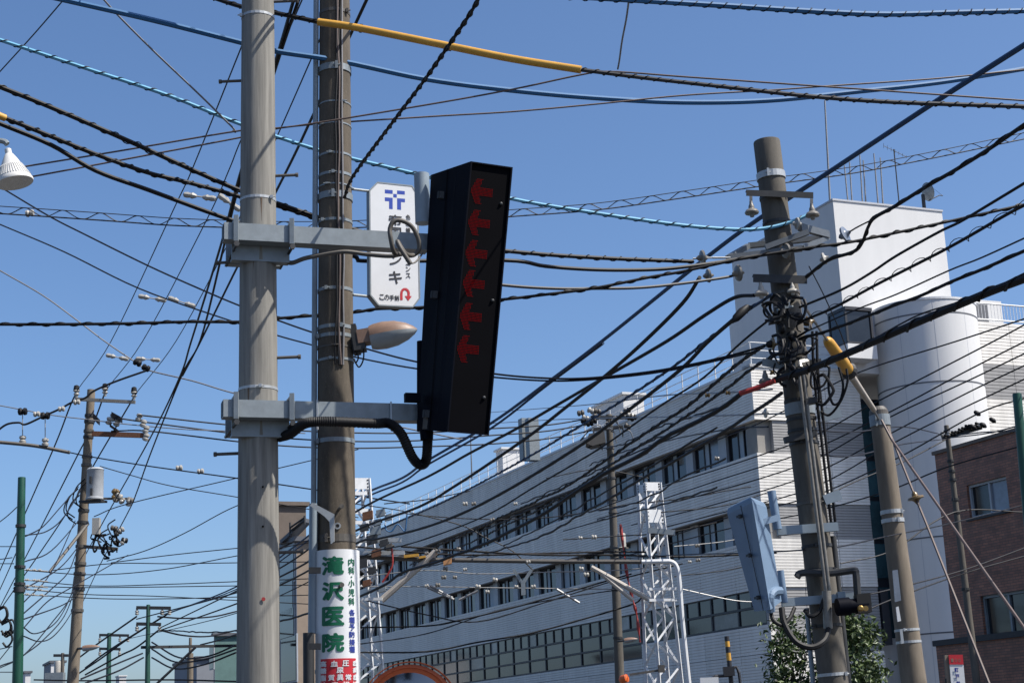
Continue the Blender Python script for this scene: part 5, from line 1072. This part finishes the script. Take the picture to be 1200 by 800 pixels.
for x, y in ((423,33.5),(528,55),): m = MB(); p = at(x,y,12.95); band(m, p, (at(x+10,y+1.9,12.95)-p).normalized(), radius_px(9,x,y,13), .02, 14, .006); tag(m.build('cable_tie', 'rubber', base=p), 'black tie round the bright yellow tube', 'cable tie', 'ties on the yellow tube')
wire('spiral_cable', 'dark grey spiral wrapped cable running out of the yellow tube', [(681,82),(760,92),(850,102),(950,113),(1050,120),(1200,125)], 5, 12.6, 12., 'rubber_grey', spiral=SP(.11,'rubber',.25,1.15), ext=(0,6))
wire('spiral_cable', 'short dark spiral cable entering the yellow tube behind pale pole', [(245,-4),(283,8),(321,15),(373,26)], 5.4, 13.3, 13., 'rubber', spiral=SP(.14), ext=(8,0))
wire('steel_strand', 'thin brown steel strand meeting the yellow tube end', [(0,200),(140,177),(283,153),(345,148),(500,123),(600,105),(680,88),(715,84),(800,90),(900,97),(1000,104),(1200,118)], 2.1, 13.1, 12.4, 'wire_brown', cat='wire', ext=(8,6))
wire('steel_strand', 'thin brown steel strand passing below the yellow tube', [(0,214),(140,188),(283,161),(345,148),(500,137),(600,131),(700,122),(800,112),(900,106),(970,101),(1100,92),(1197,82)], 2., 13.1, 14.5, 'wire_brown', cat='wire', ext=(8,3))
wire('hanger_wire', 'loose grey wire dropping to the light blue spiral cable', [(120,-2),(140,20),(180,60),(220,98),(245,122),(265,142),(273,150),(276,155),(273,153)], 2.2, 13.2, 14., 'wire_grey', cat='wire', ext=(3,0))
wire('steel_strand', 'thin dark strand in the corner beyond the smooth blue cable', [(0,84),(40,40),(78,-4)], 1.7, 16., 14., 'wire_dark', cat='wire', ext=(5,4))
wire('twisted_cable', 'black twisted cable slanting up from the speckled pole', [(563,-4),(545,26),(500,91),(470,131),(425,191),(410,214),(404,232)], 3.2, 9., 13.2, 'rubber', twin=.3, ext=(5,0))
# --- thick cables from the left edge to the leaning pole
for P_, px, lab, mt, sp_, d0, d1 in (
    ([(0,102),(60,126),(150,165),(225,199),(283,224),(324,238),(365,252),(433,274),(510,286),(592,294),(650,299),(720,303),(800,306),(812,306)], 5.2, 'thick black cable with spiral wrap reaching the round disc insulator', 'rubber', SP(.2,'rubber',.25,1.2), 12.3, 15.9),
    ([(5,138),(60,160),(110,180),(172,202),(217,213),(255,223),(283,231),(324,241),(365,254),(433,277)], 5., 'lumpy black wrapped cable leaving the yellow end sleeve', 'rubber', SP(.14,'rubber',.5,1.05), 12.1, 14.2),
    ([(0,145),(60,170),(112,200),(175,223),(240,247),(283,262),(340,281),(414,300),(434,306),(520,312),(592,305),(640,312),(700,316),(760,316),(800,313),(850,306),(905,297)], 5., 'thick smooth black cable passing behind the upper grey arm', 'rubber', None, 12.2, 15.8),
    ([(500,322),(590,334),(650,338),(700,338),(750,337),(800,332),(850,325),(864,321)], 3.6, 'grey black cable sagging from the black box to a disc insulator', 'rubber_grey', None, 14.2, 15.8)):
    P2 = [p for p in P_ if not (lab.startswith('thick smooth') and p == (520,312))]
    wire('power_cable', lab, P2, px, d0, d1, mt, spiral=sp_, ext=(8 if P_[0][0] < 10 else 0, 0))
wire('yellow_sleeve', 'short yellow sleeve end on the lumpy black cable', [(-30,124),(6,138.5)], 8.5, 11.9, 12.1, 'yellow', cat='cable guard', ext=(4,0), sides=10)
wire('twisted_cable', 'black spiral bundle running level behind both poles to the leaning pole', [(0,380),(60,380),(150,379),(220,377),(283,377),(325,373),(414,366),(440,362),(495,360),(588,351),(640,345),(700,337),(760,325),(800,318),(870,303),(950,290),(1000,283),(1100,262),(1200,240)], 3.6, 14.4, 14.9, 'rubber', spiral=SP(.25,'rubber',.5,1.25), ext=(10,8))
wire('lashed_cable', 'thin cable with zig zag lashing under a messenger wire', [(-5,250),(57,254),(130,259),(200,264),(283,267),(345,268),(414,267),(500,262),(597,254),(700,246),(800,232),(900,217),(1000,203),(1100,184),(1205,162)], 1.6, 14.8, 17.5, 'wire_dark', zig=(.075,.36), ext=(10,6))
wire('telephone_wire', 'upper of two thin black wires sloping behind poles to leaning pole', [(0,219),(57,253),(100,275),(175,312),(240,341),(283,359),(325,375),(365,389),(417,405),(489,424),(580,438),(640,443),(687,443),(750,437),(800,429),(850,418),(890,407)], 2.4, 22, 15.8, 'wire_dark', group='thin wires behind the poles', cat='wire', ext=(12,0))
wire('telephone_wire', 'lower of two thin black wires sloping behind poles to leaning pole', [(0,263),(75,295),(163,338),(265,374),(325,393),(365,404),(415,418),(489,432),(580,442),(640,446),(687,445),(750,439),(800,431),(850,420),(888,411)], 2.2, 22, 15.8, 'wire_dark', group='thin wires behind the poles', cat='wire', ext=(12,0))
wire('steel_strand', 'pale grey strand crossing the steep power lines', [(0,317),(50,346),(90,375),(123,400),(160,425),(175,434),(225,446),(272,460),(320,470)], 1.8, 32, 32, 'wire_grey', cat='wire', ext=(10,4))
for x, y in ((161,425),(171,431)): m = MB(); c = at(x,y,31.5); knob(m, c, V((1,0,-.5)), 1.4); tag(m.build('strand_clamp', 'rubber', base=c, smooth=True), 'black clamp on the pale strand near the steep power lines', 'clamp', 'clamps on the pale strand')
# steep high-voltage lines to the left pole
for i, P_ in enumerate(([(306,0),(283,55),(225,199),(205,242),(130,400),(92,455)], [(330,55),(282,165),(268,200),(240,262),(167,400),(124,457)], [(397,-5),(367,64),(322,166),(283,250),(267,286),(206,400),(160,460)])):
    wire('power_line', 'steep black power line rising from the leaning transformer pole', P_, 2.2, '12', None, 'wire_dark', group='steep power lines', cat='wire', rad=.012, ext=(12,0))
for P_ in ([(92,455),(82,476),(65,520),(30,600),(0,668)], [(124,457),(108,500),(92,531),(57,600),(22,668)], [(160,460),(126,517),(108,548),(85,590),(45,650),(10,700)]):
    wire('power_line', 'steep black power line falling away beyond the leaning transformer pole', P_, 1.7, 45.5, 70, 'wire_dark', group='steep power lines beyond the transformer pole', cat='wire', ext=(0,15))
for P_ in ([(346,-6),(322,75),(281,205),(258,290),(224,400),(210,443),(175,515),(127,600),(100,650)], [(352,-6),(323,80),(282,210),(262,290),(235,398),(212,442),(175,535),(160,577),(150,600),(118,660),(97,705)], [(400,64),(366,137),(336,200),(283,303),(235,400),(214,440)]):
    wire('power_line', 'heavier black supply line rising steeply to the fuse cluster', P_, 2.8, '8', None, 'rubber', group='heavier steep supply lines', cat='wire', rad=.016, ext=(8,0))
for (a, b) in (((216,228),(252,233)),((257,229),(281,246)),((163,347),(194,352)),((198,349),(228,359)),((125,416),(150,421)),((160,420),(187,422))):
    z_ = 12; pa, pb = atz(a[0],a[1],12), atz(b[0],b[1],12); pb = at(b[0],b[1],pa.y); dd = (pb-pa).normalized(); sp_ = thing('line_spacer', 'white rod spacer with two insulators between the steep power lines', 'spacer', pa, 'rod spacers on the steep power lines'); s_ = pa.y/46
    m = MB(); m.tube(pa, pb, .014, n=6); m.build('rod', 'porcelain', sp_)
    for e_, sg_ in ((pa,1),(pb,-1)): m = MB(); m.lathe(e_, dd*sg_, [(.02,-.02),(.05,.0),(.06,.06),(.05,.12),(.065,.16),(.03,.24)], 8); m.build('insulator', 'porcelain', sp_, smooth=True)
# --- lines between the left pole and the grey pole before the facade
for P_ in ([(162,486),(262,497),(345,504),(416,507),(490,507),(575,502),(640,498),(692,490)], [(140,490),(175,495),(277,508),(345,514),(416,517),(490,516),(575,510),(640,505),(695,496)], [(130,505),(175,505),(277,517),(345,523),(416,525),(500,523),(575,520),(640,514),(700,503)]):
    wire('power_line', 'thin black line spanning between the transformer pole and grey pole', P_, 1.8, 45.5, 49.8, 'wire_dark', group='lines between transformer pole and grey pole', cat='wire')
wire('contact_wire', 'contact wire carrying pale fittings beyond the feeder bar', [(82,530),(107,535),(175,546),(277,560),(345,570),(365,573),(480,590)], 1.7, 45, 40, 'wire_dark', cat='wire')
wire('feeder_bar', 'flat dark feeder bar hung from insulators at the left edge', [(-10,517),(40,522),(82,530)], 4.5, 44.5, 45, 'hose_grey', cat='rail', ext=(6,0))
wire('feeder_cable', 'heavy black feeder cable curving to the transformer pole top', [(-5,506),(8,497),(22,495),(30,497),(50,488),(70,479),(85,471),(100,466),(110,458),(135,447),(172,434)], 2.6, 44.5, 45.2, 'rubber', ext=(6,0))
wire('steel_strand', 'pale strand running level past the transformer pole', [(0,475),(60,486),(100,491),(150,497),(220,503),(277,505)], 1.3, 45, 46, 'wire_grey', cat='wire', ext=(8,2))
for x, y0, y1 in ((26.5,482,515),(53,487,518)):
    hng = thing('feeder_hanger', 'hanging insulator rod carrying the dark feeder bar', 'insulator', at(x,y1+4,44.8), 'feeder bar hangers'); m = MB(); m.tube(at(x,y0,44.8), at(x,y1+5,44.8), .015, n=5); m.build('rod', 'wire_pale', hng)
    m = MB(); knob(m, at(x,y0,44.8), V((1,0,0)), 2.2); m.build('clamp', 'rubber', hng, smooth=True); m = MB(); knob(m, at(x,y1,44.8), UP, 2.0); m.build('insulator', 'porcelain', hng, smooth=True)
for x, y in ((43,485),(72,479),(90,471),(35,250),(210,548),(235,552)):
    m = MB(); c = at(x,y,44.7 if y > 300 else 15.5); knob(m, c, V((1,0,.1)), 1.6 if y > 300 else .75); tag(m.build('line_insulator', 'porcelain', base=c, smooth=True), {485:'white insulator on the feeder cable nearest the hangers',479:'white insulator on the feeder cable midway up',471:'white insulator on the feeder cable by the crossarm',250:'round white insulator on the zig zag lashed cable',548:'small fitting on the contact wire nearer the transformer pole',552:'small fitting on the contact wire nearer the pale pole'}[y], 'insulator')
for P_ in ([(117,546),(155,557),(200,569),(277,582)], [(277,560),(150,590),(110,605)], [(290,587),(261,600),(215,625),(170,645),(125,657)], [(277,642),(200,650),(130,659)], [(277,651),(190,667),(110,673),(30,668)], [(277,659),(200,660),(130,660),(60,668)], [(277,681),(200,684),(107,686),(28,679)], [(277,686),(107,688),(28,686)], [(277,703),(180,698),(100,696),(28,690)], [(277,699),(200,701),(120,701),(28,696)]):
    a_, b_ = P_[0], P_[1]
    if a_[0] == 277: P_ = [(420, a_[1]+(a_[1]-b_[1])/(a_[0]-b_[0])*143)]+P_
    elif P_[-1][0] == 277: a_, b_ = P_[-1], P_[-2]; P_ = P_+[(420, a_[1]+(a_[1]-b_[1])/(a_[0]-b_[0])*143)]
    wire('telephone_wire', 'thin level wire stretched between green pole and pale pole', P_, 1.2, 44, 44, 'wire_dark', group='thin level wires near the transformer pole', cat='wire')
for P_ in ([(0,780),(28,767),(60,730),(82,700),(87,675)], [(28,767),(50,750),(75,722),(88,690)], [(28,735),(40,742),(58,735),(72,720),(87,690)], [(28,745),(45,751),(60,747),(75,731),(87,712)], [(28,718),(60,690),(80,670),(90,645)], [(28,690),(70,665),(92,640)], [(28,735),(55,705),(80,690),(150,650)], [(28,658),(60,645),(92,610)], [(30,628),(50,617),(70,595),(92,570)], [(30,627),(55,622),(75,605),(95,572)], [(28,705),(60,670),(88,610)], [(28,725),(70,710),(88,700)]):
    wire('telephone_wire', 'slack thin wire between the green pole and transformer pole', P_, 1.4, 31, 45.6, 'wire_dark', group='slack wires between green pole and transformer pole', cat='wire')
for P_ in ([(0,611),(10,603),(24,590)], [(0,690),(10,668),(22,640)], [(0,760),(14,757)], [(0,782),(14,776)], [(0,772),(12,757)], [(0,655),(14,653)], [(0,660),(16,660)], [(0,640),(20,640)], [(0,787),(14,787)]):
    wire('telephone_wire', 'short thin wire tied to the outer side of the green pole', P_, 1.2, 33, 30, 'wire_dark', group='wires tied to the green pole', cat='wire', ext=(5,0))
for k in range(7):
    x, y = random.uniform(0,10), random.uniform(715,750); l = spline(pts((x-4,y-6,32),(x+5,y-10,32),(x+8,y,32),(x+2,y+8,32),(x-3,y+3,32)),5); m = MB(); m.path(l, .022, 5); tag(m.build('coiled_cable', 'rubber', base=l[0]), 'black coiled cable bundle beside the dark green pole', 'cable', 'cable coils beside the green pole')
# --- railway feeder fan: right edge to the far green poles
fan = [
 ('dark blue heavy cable slanting down past the leaning pole top', [(1205,50),(1100,117),(974,200),(900,249),(830,300),(705,400),(640,449),(575,496),(500,540),(471,560),(416,585),(345,640),(277,687),(198,718)], 'cable_navy', .026, '7.4', None, (6,0)),
 ('dark blue thinner cable running beside the heavy blue one', [(707,402),(640,452),(575,502),(500,545),(471,565),(416,590),(345,645),(277,690),(190,720)], 'cable_navy', .021, '7.4', None, (0,0))]
for lab, P_, mt, r, d0, d1, e in fan: wire('feeder_cable', lab, P_, 5, d0, d1, mt, rad=r, ext=e)
D0 = 15.8
def dfan(x, y): return dz(x, y, 7.2)
for lab, P_, mt, r in (
 ('thick black feeder cable dropping from the pale disc insulator', [(820,325),(800,355),(755,400),(712,438),(662,478),(625,507),(582,537),(535,568),(490,594),(416,622),(345,667),(277,694),(160,725)], 'rubber', .035),
 ('thick black feeder cable leaving the lower crossarm', [(884,346),(860,349),(825,370),(781,400),(712,440),(650,476),(600,505),(550,531),(500,559),(416,600),(345,655),(277,692),(188,735)], 'rubber', .033),
 ('thick black tapered feeder cable from the long splice sleeve', [(880,360),(872,364),(830,400),(795,435),(725,489),(675,525),(600,571),(540,602),(490,620),(443,631),(416,637),(345,677),(277,707),(188,738)], 'rubber', .036),
 ('blue twisted feeder cable above the shaded facade', [(905,345),(870,368),(827,400),(787,431),(725,472),(675,502),(625,532),(555,570),(500,597),(416,632)], 'cable_navy', .026),
 ('thinner black feeder cable before the roof railing', [(930,352),(870,400),(825,442),(782,470),(750,492),(700,527),(625,571),(577,600),(530,620),(480,637),(416,655),(277,718),(150,748)], 'rubber', .02),
 ('wavy black bundle crossing the shaded facade from upper clamp', [(897,405),(860,430),(825,460),(787,487),(750,512),(700,545),(660,572),(600,600),(540,628),(480,650),(416,665)], 'rubber', .028),
 ('wavy black bundle crossing the shaded facade from middle clamp', [(925,408),(882,432),(845,460),(810,484),(775,507),(720,541),(660,582),(600,612),(540,640),(480,662)], 'rubber', .026),
 ('heavy black bundle below the red sleeve', [(868,461),(840,482),(792,506),(750,532),(700,560),(640,600),(600,621),(560,640),(520,655),(470,672),(416,700),(277,739),(190,738)], 'rubber', .04),
 ('black bundle below the amber insulator', [(918,460),(910,466),(875,490),(840,512),(780,545),(720,580),(700,592),(640,625),(600,640),(540,655),(480,668)], 'rubber', .03)):
    wire('feeder_cable', lab, P_, 5, D0, dfan(*P_[-1]) if P_[-1][0] > 300 else 62, mt, rad=r*.62, wob=.025 if 'wavy' in lab or 'bundle' in lab else 0., spiral=SP(.4,'rubber',.4,1.15) if 'wavy' in lab or 'twisted' in lab else None)
wire('red_sleeve', 'red protective sleeve on the heavy black bundle at the leaning pole', [(867,461),(885,455),(908,446)], 5, 15.75, 15.6, 'red', cat='cable guard', rad=.027)
for P_ in ([(188,738),(215,744),(245,745),(277,738)], [(185,722),(215,724),(250,722),(277,716)], [(188,724),(130,760),(100,782)], [(198,718),(150,748),(117,772),(90,790)], [(187,737),(160,758),(140,768),(100,790)], [(160,722),(117,752),(90,772)], [(277,760),(240,772),(205,775),(178,760)], [(277,764),(240,778),(205,783),(178,770)], [(277,755),(245,768),(210,770),(178,752)], [(100,800),(140,785),(168,770)], [(95,795),(135,778),(167,765)], [(277,743),(255,750),(235,755)], [(278,798),(200,796),(100,797),(40,796)]):
    wire('feeder_cable', 'far thin feeder line between the distant green catenary poles', P_, 1.6, 62, 70, 'wire_dark', group='far feeder lines at the green catenary poles', cat='wire', rad=.035)
# wires from the leaning pole to the right edge
for lab, P_, mt, r, sp_ in (
 ('black cable looping over the glass insulator toward the right edge', [(945,325),(960,312),(975,303),(1000,295),(1010,285),(1017,267),(1025,255),(1050,241),(1085,219),(1120,199),(1160,174),(1205,143)], 'rubber', .024, SP(.5,'rubber',.4,1.1)),
 ('smooth black cable rising over the white stair tower', [(937,360),(985,340),(1020,320),(1050,300),(1100,272),(1125,260),(1162,238),(1205,212)], 'rubber', .017, None),
 ('black cable with loose lashing rising over the stair tower', [(935,378),(950,372),(980,359),(1030,332),(1112,290),(1175,254),(1205,238)], 'rubber', .019, SP(.32,'wire_dark',.3,2.6)),
 ('thin black wire rising over the stair tower below the lashed cable', [(937,392),(1005,362),(1050,345),(1112,317),(1150,302),(1205,277)], 'wire_dark', .010, None),
 ('black cable rising past the drum top', [(937,397),(975,386),(1025,367),(1050,357),(1080,346),(1115,330),(1150,316),(1205,292)], 'rubber', .02, SP(.6,'rubber',.4,1.1)),
 ('very thick black cable bundle crossing the white drum', [(907,446),(950,432),(1000,411),(1025,400),(1070,380),(1112,362),(1160,342),(1205,325)], 'rubber', .046, SP(.35,'rubber',.35,1.0)),
 ('thin black wire just above the very thick bundle', [(1010,405),(1070,372),(1110,358),(1137,350),(1170,335),(1205,318)], 'wire_dark', .011, None)):
    wire('service_cable', lab, P_, 4, 15.75, 12., mt, rad=r*.72, spiral=sp_, ext=(0,5))
wire('steel_strand', 'thin strand joining the glass insulator to its black cable', [(1023,257),(1005,266),(995,272)], 1.8, 15.2, 15.5, 'wire_dark', cat='wire')
wire('guy_wire', 'thin guy wire falling across the stair tower', [(948,312),(965,345),(985,390),(997,425)], 1.4, 15.9, 17.5, 'wire_dark', cat='wire')
for i, P_ in enumerate(([(1205,395),(1120,400),(1007,436),(940,470),(880,500)],[(1205,378),(1164,400),(1025,472),(957,509),(900,530),(840,550),(760,575),(690,600)],[(1205,398),(1130,436),(1040,484),(950,527),(840,563),(760,590),(700,608)],[(1205,412),(1130,448),(1040,490),(950,540),(840,575),(740,600),(660,622)],[(1205,426),(1130,462),(1045,507),(950,556),(840,590),(740,615)],[(1205,442),(1112,486),(1045,520),(950,572),(840,602),(760,622)],[(1205,465),(1145,485),(1045,540),(950,582),(860,604),(780,630)],[(1205,520),(1110,547),(1040,575),(950,600),(850,620),(700,660)])):
    if i == 0: P_ = [(1205,372),(1120,400),(1007,436),(940,470),(880,500),(800,530)]
    wire('telephone_wire', 'thin black telephone wire crossing the drum and sunlit end wall', P_, 1.6, 26, 40, 'wire_dark', group='thin wires crossing the sunlit end wall', cat='wire', ext=(6,0))
for P_, lab in (([(560,497),(640,492),(700,490),(800,488),(900,485),(922,484)],'pale level wire with an insulator at the leaning pole'),([(575,483),(640,478),(700,473),(780,463),(850,460),(905,456)],'pale level wire with two amber insulators')): wire('steel_strand', lab, P_, 1.5, 48, 16, 'wire_pale', cat='wire')
for x, y in ((829,463),(853,460)): m = MB(); c = at(x,y,17.5); knob(m, c, V((1,0,0)), .5); tag(m.build('line_insulator', 'ceramic_amber', base=c, smooth=True), 'amber insulator on the pale level wire', 'insulator', 'amber insulators on the pale wire')
for P_, d0, d1 in (([(900,500),(860,502),(800,512),(760,522)],16.2,30),([(940,502),(1000,506),(1060,500),(1100,508)],17,39),([(940,530),(1000,534),(1060,520),(1110,514)],17,39),([(1205,590),(1118,612),(1040,628),(985,640),(955,642)],30,16.2),([(942,644),(910,646),(860,648),(790,650),(720,655)],15.9,36),([(1205,600),(1118,600),(1045,645),(985,660)],32,30),([(1205,640),(1128,668),(1045,690),(1000,700)],32,28),([(1205,650),(1128,672),(1045,702),(1000,722)],32,28),([(1205,495),(1160,507),(1110,513)],30,39.5),([(1205,505),(1155,506),(1120,510)],30,39.5),([(1110,514),(1060,540),(1000,565),(950,590)],39.5,36)):
    wire('telephone_wire', 'thin dark wire near the anchor pole and thin utility pole', P_, 1.7, d0, d1, 'wire_dark', group='wires round the anchor pole', cat='wire')
# contact wires and droppers before the facade
for P_, mt, px in (([(416,640),(500,648),(560,650),(640,648),(720,646),(770,647)],'wire_dark',2.4),([(470,640),(560,646),(640,650),(720,650),(800,652),(860,650),(910,647)],'rubber',2.6),([(416,676),(500,668),(560,672),(640,670),(720,668),(790,662)],'wire_pale',1.3),([(416,687),(500,687),(560,688),(640,689),(720,690)],'wire_pale',1.3),([(416,700),(500,720),(560,728),(640,705),(720,680),(800,660)],'wire_dark',1.6),([(416,735),(500,733),(540,726),(600,712),(660,695),(740,672)],'rubber',2.),([(416,764),(500,763),(560,752),(620,742),(680,726),(740,708),(752,700)],'rubber',2.2),([(416,755),(500,742),(580,716),(660,700),(730,690)],'wire_dark',1.4),([(480,600),(540,615),(570,630),(600,645),(625,668)],'wire_dark',1.5),([(416,590),(470,598),(480,602),(540,607),(600,608),(660,604),(740,590)],'wire_dark',1.3),([(450,590),(500,585),(550,575)],'wire_dark',1.4),([(790,640),(850,634),(905,622)],'wire_pale',1.3),([(790,675),(850,668),(905,655)],'wire_dark',1.3),([(800,690),(860,703),(900,705)],'wire_pale',1.2),([(660,632),(720,628),(780,624),(840,612)],'wire_dark',1.5),([(740,590),(800,584),(850,575),(880,570)],'wire_dark',1.4),([(775,600),(850,592),(905,575)],'wire_dark',1.4),([(640,560),(700,550),(760,560)],'wire_dark',1.2)):
    kd = {'wire_pale':'pale bare','wire_dark':'thin dark','rubber':'thicker black'}[mt]; wire('contact_wire', kd+' overhead railway wire strung before the shaded facade', P_, px, 36, 36.4, mt, group=kd+' railway wires before the facade', cat='wire')
# birds-eye sagging cables inside the facade zone
for P_ in ([(700,527),(730,520),(760,505),(800,492),(842,478)], [(690,545),(740,526),(790,505),(830,488)], [(610,590),(680,560),(740,532),(800,505),(850,475)], [(560,625),(640,588),(700,560),(760,530)], [(590,640),(660,604),(720,570),(790,530),(840,500)], [(660,605),(740,590),(800,560),(850,535)], [(700,610),(780,590),(840,570)]):
    wire('feeder_cable', 'thin black cable drooping across the shaded facade among the feeders', P_, 2, 34, 20, 'rubber', group='thin cables among the feeders', wob=.03)
wire('blue_jumper', 'small blue jumper loop hanging by the half hidden lattice tower', [(451,614),(453,621),(459,622),(466,614),(474,622),(476,614),(477,602)], 1.8, 35.4, 35.4, 'cable_blue')
